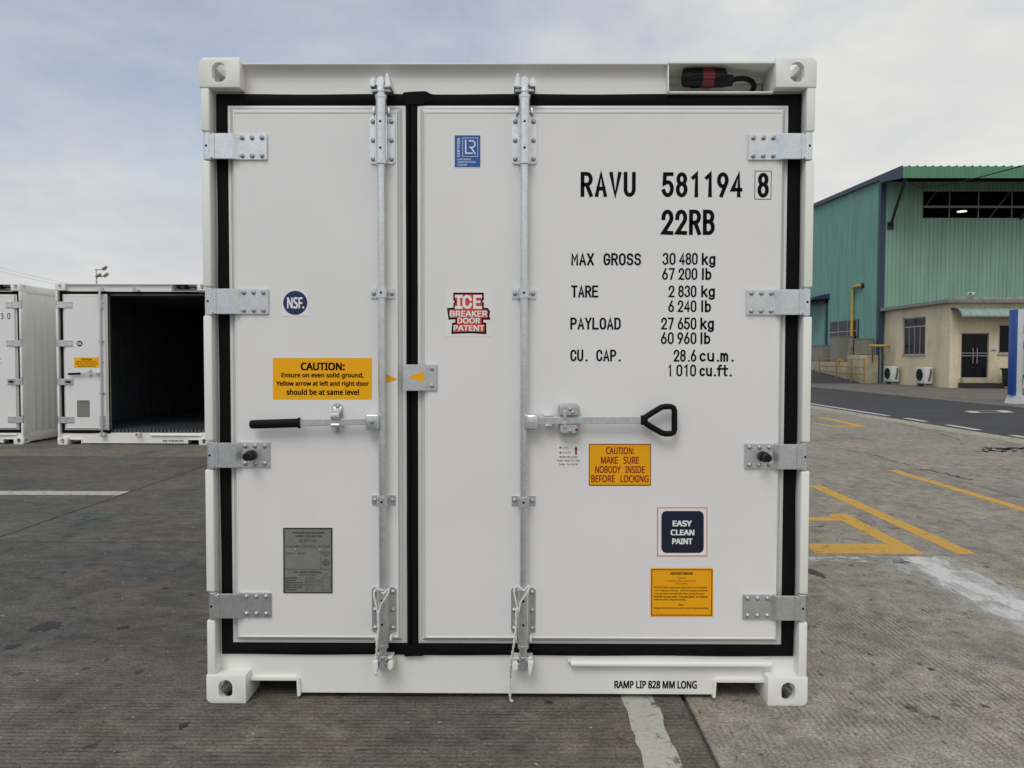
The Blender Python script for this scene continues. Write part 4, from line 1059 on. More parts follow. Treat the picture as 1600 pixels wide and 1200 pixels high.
        part('sticker_border', 'arb', arb, 'ink_brown', ar)
        for i, (t, x0, y0, x1, y1, ink, bo) in enumerate((('AIRTIGHT REEFER', 1047.6, 894.2, 1082.2, 897.8, 'ink_black', .03), ('CAUTION', 1057.4, 902, 1071, 904.4, 'ink_brown', 0), ('POSSIBLE VACUUM BEHIND', 1043, 906.4, 1087, 908.8, 'ink_brown', 0), ('DOORS', 1056, 910.8, 1073.6, 913.2, 'ink_brown', 0),
              ('DO NOT OPEN  cargo doors when unit is running below', 1022.4, 916.4, 1104.8, 919.8, 'ink_black', .012), ('-4°C.  If entry is required,   STOP the machine and OPEN', 1023, 921.2, 1106, 924.6, 'ink_black', .012), ('fresh air vent to at least 25%. After closing the door,', 1022.4, 926, 1100.6, 929.4, 'ink_black', .012),
              ('RESTART unit and  WAIT  2 minutes before  RETURNING', 1022.4, 930.6, 1106, 934, 'ink_black', .012), ('fresh air vent to required setting.', 1022.4, 935.4, 1071, 938.8, 'ink_black', .012), ('Note:', 1060.4, 943.8, 1068, 946.4, 'ink_black', .012), ('Always make sure fresh air vent is at the required setting.', 1021.2, 948.6, 1107.6, 952, 'ink_black', .012))):
            word('ar%d' % i, t, (x0, y0, x1, y1), ar, ink, T-.0004, bo)
        def sx_(v): return 860+v/3.529
        def sy_(v): return 260+v/3.529
        for t, x0, y0, x1, y1, th in (('RAVU', 167, 30, 470, 168, .138), ('581194', 615, 32, 1058, 170, .138), ('8', 1143, 35, 1204, 172, .138), ('22RB', 613, 238, 906, 378, .142),
                ('MAX', 115, 478, 240, 546, .122), ('GROSS', 293, 478, 500, 546, .122), ('30', 618, 476, 690, 543, .108), ('480', 710, 476, 812, 543, .108), ('kg', 835, 477, 910, 544, .125),
                ('67', 616, 560, 685, 626, .108), ('200', 707, 560, 810, 626, .108), ('lb', 836, 560, 888, 626, .125), ('TARE', 115, 656, 264, 723, .122), ('2', 652, 656, 684, 722, .108), ('830', 705, 656, 805, 722, .108), ('kg', 832, 656, 907, 722, .125),
                ('6', 650, 738, 682, 804, .108), ('240', 702, 738, 805, 804, .108), ('lb', 832, 738, 886, 804, .125), ('PAYLOAD', 110, 833, 388, 900, .122), ('27', 611, 833, 680, 900, .108), ('650', 702, 833, 805, 900, .108), ('kg', 827, 833, 902, 900, .125),
                ('60', 609, 914, 680, 980, .108), ('960', 700, 914, 805, 980, .108), ('lb', 828, 914, 882, 980, .125), ('CU.', 110, 1010, 205, 1075, .122), ('CAP.', 253, 1010, 388, 1075, .122), ('28.6', 680, 1010, 805, 1077, .108), ('cu.m.', 822, 1010, 1010, 1077, .125),
                ('1', 652, 1092, 666, 1158, .108), ('010', 695, 1092, 803, 1158, .108), ('cu.ft.', 822, 1092, 1000, 1158, .125)):
            right.append(stencil(t, (sx_(x0), sy_(y0), sx_(x1), sy_(y1)), S, th, parent=root, pitch=1.72 if th > .13 else 1.58))
        def chk():
            b = new(); (xa, zt), (xb, zb) = W(1179.4, 266.8, S), W(1205.1, 311.6, S); ring_frame(b, (xa, xb, zb, zt), (.0022,)*4, [(0, S), (1, S)]); return b
        right.append(part('check_digit_frame', 'chk', chk, 'ink_black'))
    if not closed:
        hx, hy = 1.192, .018
        M = Matrix.Translation((hx, hy, 0)) @ Matrix.Rotation(R(262), 4, 'Z') @ Matrix.Translation((-hx, -hy, 0))
        for o in right: o.matrix_basis = M @ o.matrix_basis
    return root, right, S

main_c, _, _ = build_container('large white refrigerated container filling the view with closed doors and black markings', (0, 0, 0))
open_c, _, _ = build_container('white refrigerated container in the background with its right door open onto a dark interior', (-6.12, 9.2, 0), closed=False, marks='left_only')
edge_c, _, S = build_container('white refrigerated container cut off by the left edge, its ribbed side showing', (-9.14, 9.25, 0), closed=True, marks='left_only')
def far_text(t, px0, py0, px1, py1, kind='stencil'):
    ox, oy = -9.14, 9.25
    (X0, Z1), (X1, Z0) = W(px0, py0, oy+S), W(px1, py1, oy+S)
    print_text(t, None, S, 'ink_black', edge_c, .01, world=(X0-ox, X1-ox, Z0, Z1))
far_text('3', 1, 489.2, 5.4, 498.6); far_text('0', 11.4, 489.2, 16, 498.6); far_text('4', -10, 489.2, -5, 498.6)
far_text('cu.m.', -13, 558.5, 2.2, 562); far_text('cu.ft.', -14, 564.5, 2.2, 568.5)

# ================================================================== ROPES, tied to the lock rods
def rope(label, x, pts):
    """two strands twisted together hanging in front of the bracket"""
    bm = new(); P = [Vector((W(px, py, y)[0], y, W(px, py, y)[1])) for px, py, y in pts]; path = []
    for a, b in zip(P, P[1:]):
        n = max(4, int((b-a).length/.006))
        path += [a.lerp(b, i/n) for i in range(n)]
    for ph in (0, math.pi):
        Q = [p+Vector((.0030*math.cos(i*.75+ph), .0030*math.sin(i*.75+ph), 0)) for i, p in enumerate(path)]
        tube(bm, Q, .0028, 6)
    return bm
def loop(cx, cy):
    bm = new(); Q = []
    for px, py, y in ((cx-6, cy+42, -.034), (cx-10, cy+24, -.034), (cx-13, cy+10, -.030), (cx-11.5, cy+2, -.022), (cx-6, cy-1, -.018), (cx-1, cy+5, -.024), (cx+2, cy+8, -.030), (cx+6, cy+4, -.024), (cx+10, cy-1, -.02), (cx+10.5, cy+5, -.026), (cx+4, cy+16, -.036), (cx-3, cy+26, -.036), (cx-5.5, cy+42, -.035)):
        Q.append((W(px, py, y)[0], y, W(px, py, y)[1]))
    out = []
    for i in range(len(Q)-1):
        for k in range(4): out.append(Vector(Q[i]).lerp(Vector(Q[i+1]), k/4))
    tube(bm, out, .0031, 7); return bm
for label, cx, cy, tail in (('short white cord knotted round the foot of the left lock rod', 597, 920, ((591.2, 955, -.036), (591.6, 985, -.037), (589, 1008, -.034), (588.6, 1030, -.012), (589.4, 1042, -.02), (587.5, 1052, -.022))),
                            ('long white cord hanging below the sill from the right lock rod', 816, 915, ((807, 950, -.036), (806.5, 980, -.036), (803.5, 1005, -.032), (799, 1030, -.012), (797.2, 1060, .030), (796.5, 1080, .032), (797.5, 1092, .035), (800, 1097, .036)))):
    t = thing('cord', label, 'rope', (0, 0, 0), 'cords tied to the lock rods')
    x, z = W(tail[-1][0], tail[-1][1], tail[-1][2])
    a = obj('loop', loop(cx, cy), 'rope', t); b_ = obj('tail', rope(label, cx, ((cx-6, cy+40, -.036),)+tail), 'rope', t)
    bm = new(); bmesh.ops.create_icosphere(bm, subdivisions=2, radius=.0075, matrix=Matrix.Translation((x, tail[-1][2], z)) @ Matrix.Diagonal((.8, .8, 1.5, 1))); obj('knot', bm, 'rope', t)

# ================================================================== WAREHOUSE
WX, WY, WT = 20.84, 41.2, 11.75
def corrugated(bm, u0, u1, z0f, z1f, put, pitch=.235, depth=.05):
    """standing-rib sheet; put(u, d) gives (x, y) with d out of the wall"""
    prof = []; u = u0
    while u < u1: prof += [(u, 0), (u+pitch*.70, 0), (u+pitch*.78, depth), (u+pitch*.90, depth), (u+pitch*.98, 0)]; u += pitch
    prof = [(min(a, u1), d) for a, d in prof]
    A = [bm.verts.new((*put(a, d), z0f(a))) for a, d in prof]; B = [bm.verts.new((*put(a, d), z1f(a))) for a, d in prof]
    for i in range(len(prof)-1): bm.faces.new((A[i], A[i+1], B[i+1], B[i]))
wh = thing('warehouse', 'tall green corrugated steel warehouse with a wide roof overhang behind the yard', 'warehouse', (WX, WY, 0))
def wo(name, bm, m, parent=None, smooth=False): 
    me = finish(bm, smooth); me.transform(Matrix.Translation((-WX, -WY, 0))); return obj(name, me, m, parent or wh)
X1 = 44.
EY, EZ = 38.58, 11.72                     # eave line
def roofz(y): return EZ + (y-EY)*.035
bm = new()
corrugated(bm, WX, X1, lambda a: 4.0, lambda a: 9.45, lambda a, d: (a, WY-d)); wo('front_cladding', bm, 'clad_green')
bm = new(); corrugated(bm, WX, 23.2, lambda a: 9.45, lambda a: 11.5, lambda a, d: (a, WY-d)); wo('front_cladding', bm, 'clad_green')
bm = new(); corrugated(bm, 23.2, X1, lambda a: 10.95, lambda a: 11.5, lambda a, d: (a, WY-d)); wo('front_cladding', bm, 'clad_green')
bm = new(); box(bm, WX+.05, X1, WY+.01, WY+.12, 0, 4.0); wo('front_wall', bm, 'clad_green')
bm = new(); corrugated(bm, WY, 66, lambda a: .0, lambda a: roofz(a)-.1, lambda a, d: (WX-d, a), .21); wo('side_cladding', bm, 'clad_teal')
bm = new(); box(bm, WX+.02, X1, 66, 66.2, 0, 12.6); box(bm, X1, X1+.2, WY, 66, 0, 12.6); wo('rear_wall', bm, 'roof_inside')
# roof sheet with ribs running down to the eave, open truss under it
bm = new(); A = []; u = WX-.12; prof = []
while u < X1: prof += [(u, 0), (u+.32, 0), (u+.345, .06), (u+.395, .06), (u+.42, 0)]; u += .42
for y in (EY, 66): A.append([bm.verts.new((a, y, roofz(y)+d)) for a, d in prof])
for i in range(len(prof)-1): bm.faces.new((A[0][i], A[0][i+1], A[1][i+1], A[1][i]))
wo('roof', bm, 'clad_fascia')
bm = new()
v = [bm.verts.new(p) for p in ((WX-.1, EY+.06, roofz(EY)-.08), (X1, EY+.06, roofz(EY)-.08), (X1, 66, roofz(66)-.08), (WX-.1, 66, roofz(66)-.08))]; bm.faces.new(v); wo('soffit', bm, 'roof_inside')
bm = new(); corrugated(bm, WX-.12, X1, lambda a: EZ-.62, lambda a: EZ+.0, lambda a, d: (a, EY-d), .21, .02); wo('fascia', bm, 'clad_fascia')
bm = new(); prism(bm, [(EY-.02, roofz(EY)-.62), (EY+.10, roofz(EY)-.62), (WY-.3, roofz(WY)-.40), (WY, roofz(WY)-.22), (66, roofz(66)-.16), (66, roofz(66)+.05), (EY-.02, roofz(EY)+.05)], 'X', WX-.17, WX-.12); wo('verge_trim', bm, 'flash_blue')
bm = new(); box(bm, WX-.07, WX+.24, WY-.06, WY+.2, 0, 11.4); wo('corner_flashing', bm, 'flash_blue')
bm = new(); tube(bm, [(21.35, WY-.06, 9.0), (20.95, EY+.2, 11.1)], .075, 8); wo('eave_brace', bm, 'steel_dark')
bm = new(); box(bm, 21.18, 21.52, WY-.10, WY-.035, 8.8, 9.2); wo('brace_plate', bm, 'steel_dark')
bm = new(); tube(bm, [(28.75, WY-.06, 9.4), (28.35, EY+.2, 11.1)], .075, 8); wo('eave_brace', bm, 'steel_dark')
bm = new(); box(bm, 23.2, X1, WY-.03, WY+.05, 10.02, 10.14); wo('opening_rail', bm, 'steel_mid')
for x in (24.75, 26.4, 28.3, 30, 31.8, 33.4): bm = new(); box(bm, x-.025, x+.025, WY+.06, WY+.11, 9.45, 10.95); wo('opening_post', bm, 'steel_mid')
for x0, x1 in ((23.3, 24.6), (27.6, 28.9)): bm = new(); tube(bm, [(x0, WY+1.2, 9.5), (x1, WY+1.2, 11.2)], .05, 6); wo('truss_web', bm, 'steel_mid')
m_ = bpy.data.materials.new('lamp_glow'); n_, l_, b_ = nodes_of(m_); b_.inputs['Emission Color'].default_value = (1, .97, .9, 1); b_.inputs['Emission Strength'].default_value = 1.1; b_.inputs['Base Color'].default_value = (.8, .8, .8, 1); MATS['lamp_glow'] = m_
lx, lz = W(1503, 331, 50)
bm = new(); cyl(bm, (lx, 50, lz), (lx, 50, lz+.05), .30, n=24); hb_ = wo('hall_lamp', bm, 'lamp_glow', smooth=True)
bm = new(); cyl(bm, (lx, 50, lz+.051), (lx, 50, lz+.3), .32, .10, 24); cyl(bm, (lx, 50, lz+.28), (lx, 50, 12.2), .03, n=6); wo('lamp_hood', bm, 'steel_dark', hb_)
# side door bay with canopy, side window
bm = new(); box(bm, WX-.14, WX-.04, 48.45, 48.65, .9, 5.35); box(bm, WX-.14, WX-.04, 53.4, 53.6, .9, 5.35); box(bm, WX-.14, WX-.04, 48.45, 53.6, 5.1, 5.4); wo('side_door_frame', bm, 'flash_blue')
bm = new(); corrugated(bm, 48.65, 53.4, lambda a: .9, lambda a: 5.1, lambda a, d: (WX-.045-d, a), .3); wo('side_door', bm, 'clad_teal')
bm = new(); prism(bm, [(WX-.035, 5.75), (WX-1.1, 5.5), (WX-1.1, 5.36), (WX-.035, 5.42)], 'Y', 48.2, 54); wo('side_canopy', bm, 'flash_blue')
sw = None
bm = new(); box(bm, WX-.10, WX-.033, 43.7, 47.95, 2.1, 3.8); swf = wo('side_window', bm, 'flash_blue')
for k in range(3):
    for z0, z1 in ((2.15, 3.1), (3.15, 3.72)):
        bm = new(); y0 = 43.85+k*1.35; box(bm, WX-.11, WX-.101, y0, y0+1.29, z0, z1); wo('pane', bm, 'glass_dark', swf)
bm = new()
for z in (3.1, 2.12): box(bm, WX-.13, WX-.112, 43.8, 47.9, z, z+.05)
for k in range(4): box(bm, WX-.128, WX-.112, 43.78+k*1.35, 43.83+k*1.35, 2.1, 3.75)
wo('window_bars', bm, 'frame_alu', swf)

# ================================================================== ANNEXE
AX_, AY = 21.15, 34.52
an = thing('annexe', 'low beige tiled annexe with a flat roof in front of the green warehouse', 'building', (AX_, AY, 0))
def ao(name, bm, m, parent=None, smooth=False, uv=None):
    me = finish(bm, smooth); 
    if uv:
        lay = me.uv_layers.new(name='UVMap')
        for lp in me.loops:
            c = me.vertices[lp.vertex_index].co; lay.data[lp.index].uv = (c.y if uv == 'Y' else c.x, c.z)
    me.transform(Matrix.Translation((-AX_, -AY, 0))); return obj(name, me, m, parent or an)
def wall_with_holes(u0, u1, z0, z1, holes, put, thick):
    """flat wall cut into rectangles round its openings"""
    us = sorted({u0, u1, *[h[0] for h in holes], *[h[1] for h in holes]}); zs = sorted({z0, z1, *[h[2] for h in holes], *[h[3] for h in holes]})
    bm = new()
    for a, b in zip(us, us[1:]):
        for c, d in zip(zs, zs[1:]):
            if any(h[0] <= a and b <= h[1] and h[2] <= c and d <= h[3] for h in holes): continue
            vs_ = [bm.verts.new(put(*q)) for q in ((a, c), (b, c), (b, d), (a, d))]; bm.faces.new(vs_)
    bmesh.ops.remove_doubles(bm, verts=bm.verts, dist=.0005)
    r = bmesh.ops.extrude_face_region(bm, geom=list(bm.faces)); bmesh.ops.translate(bm, verts=[e for e in r['geom'] if isinstance(e, bmesh.types.BMVert)], vec=thick)
    return bm
win = (36.80, 39.10, 1.62, 3.62)
ao('side_wall', wall_with_holes(AY+.201, WY, 0, 4.12, [win], lambda u, z: (AX_, u, z), (.2, 0, 0)), 'wall_tiles', uv='Y')
dr = (21.70, 23.04, .50, 2.67); wn = (23.52, 25.4, 1.68, 3.10)
ao('front_wall', wall_with_holes(AX_-.001, 34, 0, 4.12, [dr, wn], lambda u, z: (u, AY, z), (0, .2, 0)), 'wall_tiles', uv='X')
bm = new(); box(bm, 20.82, 34, 34.2, WY-.07, 4.12, 4.30, .01, 1); rf = ao('roof', bm, 'trim_grey')
bm = new(); corrugated(bm, 21.3, 34, lambda a: 4.31, lambda a: 4.40, lambda a, d: (a, 34.3-d), .16, .03); ao('roof_edge_sheet', bm, 'plinth', rf)
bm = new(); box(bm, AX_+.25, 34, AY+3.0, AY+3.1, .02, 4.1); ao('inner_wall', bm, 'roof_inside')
# side window: frame, upper lights, sliding panes
bm = new(); y0, y1, z0, z1 = win; zt = 3.09
for a, b_, c, d in ((y0, y1, z0, z0+.06), (y0, y1, z1-.06, z1), (y0, y0+.06, z0, z1), (y1-.06, y1, z0, z1), (y0, y1, zt, zt+.06)): box(bm, AX_+.04, AX_+.11, a, b_, c, d)
wf = ao('side_window', bm, 'frame_alu')
for k in range(2): bm = new(); box(bm, AX_+.09, AX_+.095, y0+.06+k*1.12, y0+1.1+k*1.10, zt+.06, z1-.06); ao('pane', bm, 'glass_dark', wf)
for k in range(4): bm = new(); box(bm, AX_+.07, AX_+.076, y0+.09+k*.545, y0+.58+k*.545, z0+.06, zt); ao('pane', bm, 'glass_dark', wf)
for k in range(5): bm = new(); box(bm, AX_+.045, AX_+.10, y0+.035+k*.545, y0+.09+k*.545, z0+.055, zt+.01); ao('mullion', bm, 'frame_alu', wf)
bm = new(); box(bm, AX_-.05, AX_+.05, y0-.05, y1+.05, z0-.07, z0, .01, 1); ao('sill', bm, 'plinth', wf)
# glass door
bm = new(); x0, x1, z0, z1 = dr
for a, b_, c, d in ((x0, x0+.05, z0, z1), (x1-.05, x1, z0, z1), (x0, x1, z1-.05, z1)): box(bm, a, b_, AY+.03, AY+.10, c, d)
df = ao('glass_door', bm, 'steel_mid')
for k in range(2): bm = new(); box(bm, x0+.055+k*.617, x0+.662+k*.612, AY+.06, AY+.075, z0+.02, z1-.05); ao('door_leaf', bm, 'glass_dark', df)
for z in (1.55, 1.68): bm = new(); box(bm, x0+.05, x1-.05, AY+.040, AY+.058, z, z+.035); ao('push_bar', bm, 'frame_alu', df)
for x in ((x0+x1)/2-.1, (x0+x1)/2+.1): bm = new(); tube(bm, [(x, AY+.05, 1.18), (x, AY-.02, 1.2), (x, AY-.02, 1.92), (x, AY+.05, 1.94)], .018, 8); ao('handle', bm, 'frame_alu', df, True)
bm = new(); box(bm, x0-.12, x1+.35, AY-.75, AY-.02, 0.003, .25, .01, 1); ao('step', bm, 'tar'); bm = new(); box(bm, x0-.05, x1+.1, AY-.35, AY-.01, .251, .49, .01, 1); ao('step', bm, 'plinth')
bm = new(); x0, x1, z0, z1 = wn
for a, b_, c, d in ((x0, x1, z0, z0+.06), (x0, x1, z1-.06, z1), (x0, x0+.06, z0, z1), (x0+.55, x0+.61, z0, z1), (x1-.06, x1, z0, z1)): box(bm, a, b_, AY+.04, AY+.11, c, d)
fw = ao('front_window', bm, 'frame_alu')
bm = new(); box(bm, x0+.06, x0+.55, AY+.07, AY+.076, z0+.06, z1-.06); ao('pane', bm, 'glass_dark', fw); bm = new(); box(bm, x0+.61, x1-.06, AY+.07, AY+.076, z0+.06, z1-.06); ao('pane', bm, 'glass_dark', fw)
bm = new(); box(bm, x0-.08, x1, AY-.06, AY-.003, z0-.08, z0, .01, 1); ao('sill', bm, 'plinth', fw)
bm = new(); box(bm, 23.12, 23.40, AY-.03, AY-.003, 1.80, 1.94); np_ = ao('name_plate', bm, 'sign_white')
bm = new(); box(bm, 23.15, 23.38, AY-.034, AY-.031, 1.82, 1.86); ao('plate_print', bm, 'ink_grey', np_)
# curved awning of ribbed sheet
bm = new(); prof = []; x = 21.2
while x < 25.6: prof += [(x, 0), (x+.16, 0), (x+.19, .035), (x+.25, .035), (x+.28, 0)]; x += .28
rings = []
for k in range(9):
    a = k/8*math.pi/2; rings.append([bm.verts.new((px_, AY-(.78+d)*math.sin(a), 3.46+(.40+d)*math.cos(a))) for px_, d in prof])
for A_, B_ in zip(rings, rings[1:]):
    for i in range(len(prof)-1): bm.faces.new((A_[i], A_[i+1], B_[i+1], B_[i]))
aw = ao('awning', bm, 'awning_green', smooth=True)
bm = new(); tube(bm, [(21.2, AY-.78*math.sin(k/8*math.pi/2), 3.46+.40*math.cos(k/8*math.pi/2)) for k in range(9)], .05, 6); ao('awning_end_rib', bm, 'flash_blue', aw)
bm = new(); box(bm, 21.2, 25.5, AY-.80, AY-.74, 3.40, 3.46); ao('awning_gutter', bm, 'steel_mid', aw)
# security camera
sc_ = thing('security_camera', 'small white security camera fixed above the annexe roof edge', 'camera', (21.95, 34.28, 4.30))
bm = new(); tube(bm, [(0, 0, 0.1), (0, 0, .14), (-.06, -.05, .20)], .025, 8); obj('bracket', bm, 'ac_white', sc_)
bm = new(); box(bm, -.17, .12, -.16, -.02, .20, .32, .015, 2); obj('housing', bm, 'ac_white', sc_)
bm = new(); cyl(bm, (-.10, -.16, .26), (-.10, -.175, .26), .045, n=14); obj('lens', bm, 'black_plastic', sc_)

# ================================================================== AIR CONDITIONERS
def ac_unit(label, y):
    t = thing('air_conditioner', label, 'air conditioner', (20.62, y, 0), 'outdoor air conditioning units')
    bm = new(); box(bm, 0, .38, 0, .90, .16, 1.0, .012, 2); obj('casing', bm, 'ac_white', t)
    bm = new(); cyl(bm, (-.002, .52, .60), (-.02, .52, .60), .31, n=32); f = obj('fan_opening', bm, 'steel_dark', t)
    for k in range(5):
        bm = new(); r_ = .06+k*.058; tube(bm, [(-.028, .52+r_*math.cos(a_*math.pi/12), .60+r_*math.sin(a_*math.pi/12)) for a_ in range(24)], .005, 5, closed=True); obj('guard_ring', bm, 'black_plastic', f)
    for k in range(4):
        a_ = k*math.pi/2; bm = new(); prism(bm, [(.52+.03*math.cos(a_), .60+.03*math.sin(a_)), (.52+.27*math.cos(a_+.3), .60+.27*math.sin(a_+.3)), (.52+.28*math.cos(a_+.9), .60+.28*math.sin(a_+.9))], 'X', -.024, -.021); obj('fan_blade', bm, 'black_plastic', f)
    for yy in (.08, .76): bm = new(); box(bm, .02, .36, yy, yy+.06, .0035, .16); obj('foot', bm, 'steel_mid', t)
    bm = new(); box(bm, .24, .35, -.014, -.001, .72, .92, .006, 1); obj('valve_cover', bm, 'steel_mid', t)
    for dx_ in (0, .05): bm = new(); tube(bm, [(.18+dx_, -.01, .30), (.16+dx_, -.07, .36), (.20+dx_, -.09, .55), (.24+dx_, -.07, .72), (.31, -.02, .74)], .016, 7); obj('pipe', bm, 'cable_black', t, smooth=True)
ac_unit('white air conditioner standing nearer the annexe corner, below the window', 35.75)
ac_unit('white air conditioner standing farther back beside the dark gap', 39.15)

# ================================================================== DOCK, CABINETS, PIPES, RAILINGS
bm = new(); prism(bm, [(40.6, 0.003), (51, .92), (70, .92), (70, -.02), (40.6, -.02)], 'X', 13, 19.7); structure(obj('ramp', bm, 'asphalt'))
dk = thing('dock_plinth', 'weathered beige concrete plinth along the warehouse side wall', 'plinth', (20.2, 42, 0))
bm = new(); box(bm, -.45, .58, -.9, .9, 0.003, 1.62, .02, 2); obj('end_block', bm, 'plinth', dk); bm = new(); box(bm, -.45, .58, .902, 7.0, .003, 1.22, .02, 2); obj('long_block', bm, 'plinth', dk)
def cabinet(label, x0, x1, y0, y1, z0, z1, doors):
    t = thing('electrical_cabinet', label, 'cabinet', (x0, y0, z0), 'electrical cabinets on the dock plinth')
    bm = new(); box(bm, 0, x1-x0, 0, y1-y0, 0, z1-z0, .015, 1); obj('case', bm, 'cabinet_grey', t)
    bm = new(); box(bm, -.03, x1-x0+.03, -.03, y1-y0+.03, z1-z0+.001, z1-z0+.05); obj('cap', bm, 'trim_grey', t)
    for k in range(doors):
        wd = (x1-x0)/doors; bm = new(); box(bm, k*wd+.02, (k+1)*wd-.02, -.025, -.001, .05, z1-z0-.05, .006, 1); d = obj('door', bm, 'cabinet_grey', t)
        bm = new(); box(bm, (k+1)*wd-.10, (k+1)*wd-.07, -.05, -.026, (z1-z0)*.45, (z1-z0)*.6); obj('handle', bm, 'steel_dark', d)
    bm = new(); ly = (y1-y0); box(bm, -.02, -.001, .05, ly-.05, .05, z1-z0-.05, .006, 1); obj('side_door', bm, 'cabinet_grey', t)
cabinet('low pale grey cabinet on the dock, farthest along the plinth', 19.85, 20.7, 46.7, 48.8, 1.23, 2.25, 1)
cabinet('tall pale grey cabinet standing on the dock beside the yellow pipe', 19.82, 20.6, 44.0, 45.6, 1.23, 2.75, 1)
cabinet('small grey box on the dock end block right of the yellow pipe', 19.95, 20.7, 41.6, 42.4, 1.63, 2.55, 1)
bm = new(); P = [(20.74, 43.35, 5.80), (20.70, 43.6, 5.82), (20.69, 44.2, 5.82), (20.68, 44.36, 5.76), (20.68, 44.42, 5.6), (20.68, 44.42, 1.55), (20.62, 44.4, 1.36), (20.4, 44.2, 1.30), (19.6, 43.9, 1.30)]
gp_ = thing('gas_pipe', 'yellow pipe climbing the teal warehouse wall with a bend on top', 'pipe', (19.7, 43.2, 0)); tube(bm, P, .095, 10); me = finish(bm); me.transform(Matrix.Translation((-19.7, -43.2, 0))); obj('pipe', me, 'pipe_yellow', gp_)
for z in (2.9, 4.3): bm = new(); box(bm, .90, 1.11, 1.16, 1.28, z, z+.05); obj('bracket', bm, 'steel_dark', gp_)
bm = new(); cyl(bm, (1.02, .10, 5.80), (1.12, .10, 5.80), .16, n=14); obj('wall_flange', bm, 'steel_dark', gp_)
hb = thing('pipe_bar', 'short yellow horizontal pipe bridging the gap beside the annexe', 'pipe', (20.0, 40.6, 0))
bm = new(); tube(bm, [(0, 0, 2.15), (1.14, 0, 2.15)], .07, 10); obj('pipe', bm, 'pipe_yellow', hb); bm = new(); tube(bm, [(.2, 0, 2.1), (.22, 0, 1.2)], .045, 8); obj('hanger', bm, 'rust', hb); bm = new(); tube(bm, [(.75, .2, 2.1), (.76, .2, .003)], .05, 8); obj('post', bm, 'steel_mid', hb)
rl = thing('railing', 'rusty yellow tube railing beside the ramp', 'railing', (19.3, 41, 0))
def rz_(y): return max(.0, (y+41-40.6)*.92/10.4)
for y in (-1.4, .25, 2.3, 4.9): bm = new(); tube(bm, [(0, y, rz_(y)), (0, y, 1.42)], .045, 8); obj('post', bm, 'rail_yellow', rl)
for z in (1.40, .95): bm = new(); tube(bm, [(0, -1.4, z), (0, 4.9, z)], .026, 8); obj('rail', bm, 'rail_yellow', rl)
bm = new(); tube(bm, [(0, -1.4, .55), (0, 2.6, .58), (0, 4.9, .7)], .024, 8); obj('rail', bm, 'rail_yellow', rl)

# ================================================================== BIN, SIGN
bn = thing('wheelie_bin', 'dark green plastic rubbish bin beside the glass door', 'bin', (23.75, 33.75, .003))
bm = new()
b0 = [(-.34, -.32), (.34, -.32), (.34, .34), (-.34, .34)]
A_ = [bm.verts.new((x*.86, y*.86, .10)) for x, y in b0]; B_ = [bm.verts.new((x, y, .92)) for x, y in b0]; bm.faces.new(A_[::-1])
for i in range(4): bm.faces.new((A_[i], A_[(i+1) % 4], B_[(i+1) % 4], B_[i]))
obj('tub', bm, 'bin_green', bn, smooth=False)
bm = new(); box(bm, -.40, .40, -.38, .40, .921, .97, .02, 2); obj('lid', bm, 'bin_green', bn)
bm = new(); tube(bm, [(-.3, .44, .9), (.3, .44, .9)], .02, 8); obj('handle', bm, 'bin_green', bn)
for s in (-1, 1): bm = new(); cyl(bm, (s*.30, .24, .10), (s*.36, .24, .10), .10, n=18); obj('wheel', bm, 'black_plastic', bn)

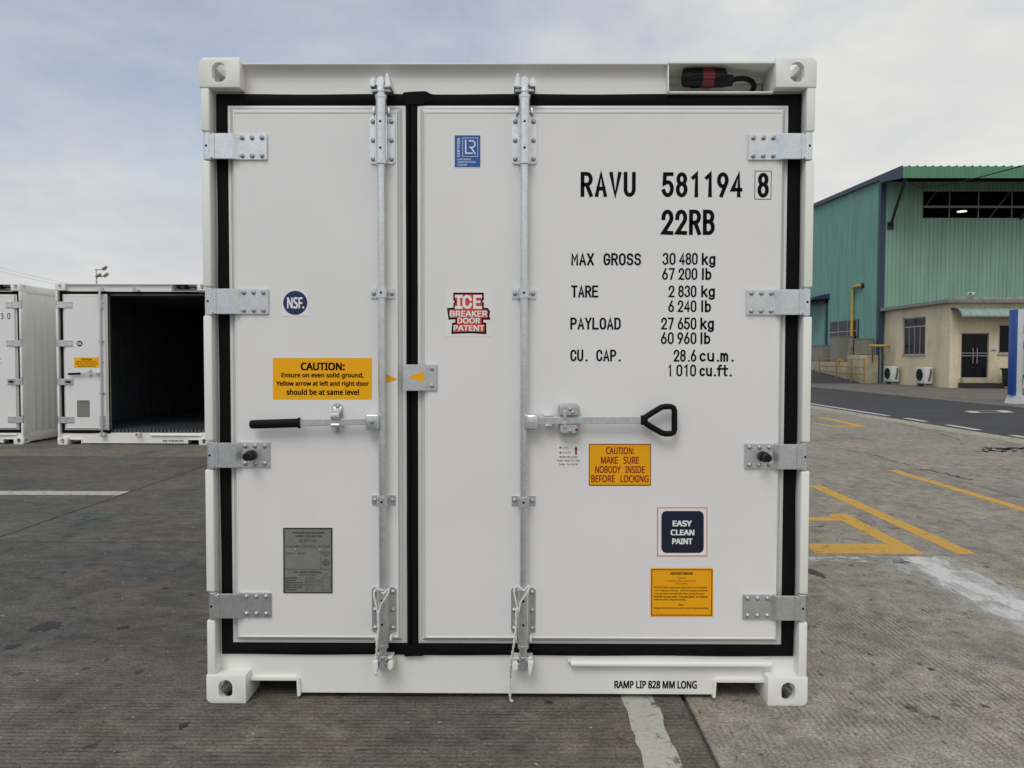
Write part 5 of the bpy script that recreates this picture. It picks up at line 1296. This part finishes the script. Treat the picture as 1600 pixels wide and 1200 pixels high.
sg = thing('direction_sign', 'tall blue and white post sign at the right edge with coloured panels', 'sign', (15.86, 21.3, .002))
bm = new(); prism(bm, [(-.20, 0), (.32, 0), (.14, .26), (-.10, .26)], 'Y', -.22, .30); obj('base', bm, 'sign_white', sg)
bm = new(); box(bm, -.065, .125, -.08, .20, .255, 2.96, .01, 2); obj('post', bm, 'sign_white', sg)
bm = new(); box(bm, -.165, -.066, -.085, .205, .27, 2.965, .008, 2); obj('blue_edge', bm, 'sign_blue', sg)
for nm, z0, z1, m_n in (('header_panel', 2.72, 2.96, 'sign_blue'), ('white_panel', 2.47, 2.715, 'sign_white'), ('arrow_panel', 2.20, 2.465, 'sign_blue'), ('white_panel', 1.99, 2.195, 'sign_white'), ('red_stripe', 1.86, 1.985, 'sign_red'), ('blue_stripe', 1.745, 1.855, 'sign_blue'), ('yellow_panel', .92, 1.74, 'sign_yellow'), ('blue_stripe', .80, .915, 'sign_blue')):
    bm = new(); box(bm, .127, 1.5, -.01, .12, z0, z1, .004, 1); pn = obj(nm, bm, m_n, sg)
    if nm == 'arrow_panel': bm = new(); prism(bm, [(.19, 2.33), (.34, 2.41), (.34, 2.25)], 'Y', -.014, -.011); obj('white_arrow', bm, 'sign_white', pn)
bm = new(); box(bm, 1.5, 1.64, -.08, .20, .0, 2.96, .01, 2); obj('post', bm, 'sign_white', sg)

# ================================================================== FAR THINGS
ms = thing('floodlight_mast', 'thin distant mast with small floodlights above the open container', 'lamp post', (-34.45, 60, 0))
bm = new(); cyl(bm, (0, 0, 0), (0, 0, 8.6), .10, .045, 10); obj('pole', bm, 'mast_grey', ms)
for z in (8.0, 8.55): bm = new(); box(bm, -.1, .8, -.05, .05, z, z+.08); obj('crossarm', bm, 'mast_grey', ms)
for x, z, r_ in ((.25, 8.12, .5), (.85, 8.15, .6), (.75, 8.72, .55)):
    bm = new(); box(bm, -.22, .22, -.10, .10, -.11, .11, .03, 1); o = obj('floodlight', bm, 'mast_lamp', ms, (x, -.1, z)); o.rotation_euler = (.5, -r_, 0)
for i, (za, zb) in enumerate(((8.55, 7.15), (8.15, 6.95))):
    bm = new(); pts = []
    for k in range(25):
        t = k/24; pts.append((-46+16*t, 62+i*.6, 9.6-i*.35+(zb-.6-9.6+i*.35)*t-1.2*math.sin(math.pi*t)*.35))
    tube(bm, pts, .008, 5); tag(obj('power_line', bm, 'steel_mid'), ('upper' if i == 0 else 'lower')+' of the two faint wires sloping down behind the left container', 'wire', 'distant power lines')
bm = new(); P = [W(px, py, 38.0) for px, py in ((1330, 288), (1400, 291), (1440, 293), (1468, 289.5), (1495, 285), (1520, 279.5), (1540, 274.5), (1570, 266.5), (1600, 258.5), (1640, 246), (1700, 226))]
out = []
for (xa, za), (xb, zb) in zip(P, P[1:]):
    for k in range(4): out.append((xa+(xb-xa)*k/4, 38.0, za+(zb-za)*k/4))
out = [(20.75, 38.5, 11.0)] + [o_ for o_ in out if o_[0] > 21.3]
tube(bm, out, .03, 6); tag(obj('overhead_cable', bm, 'cable_black'), 'dark sagging cable crossing the green fascia of the warehouse', 'cable')
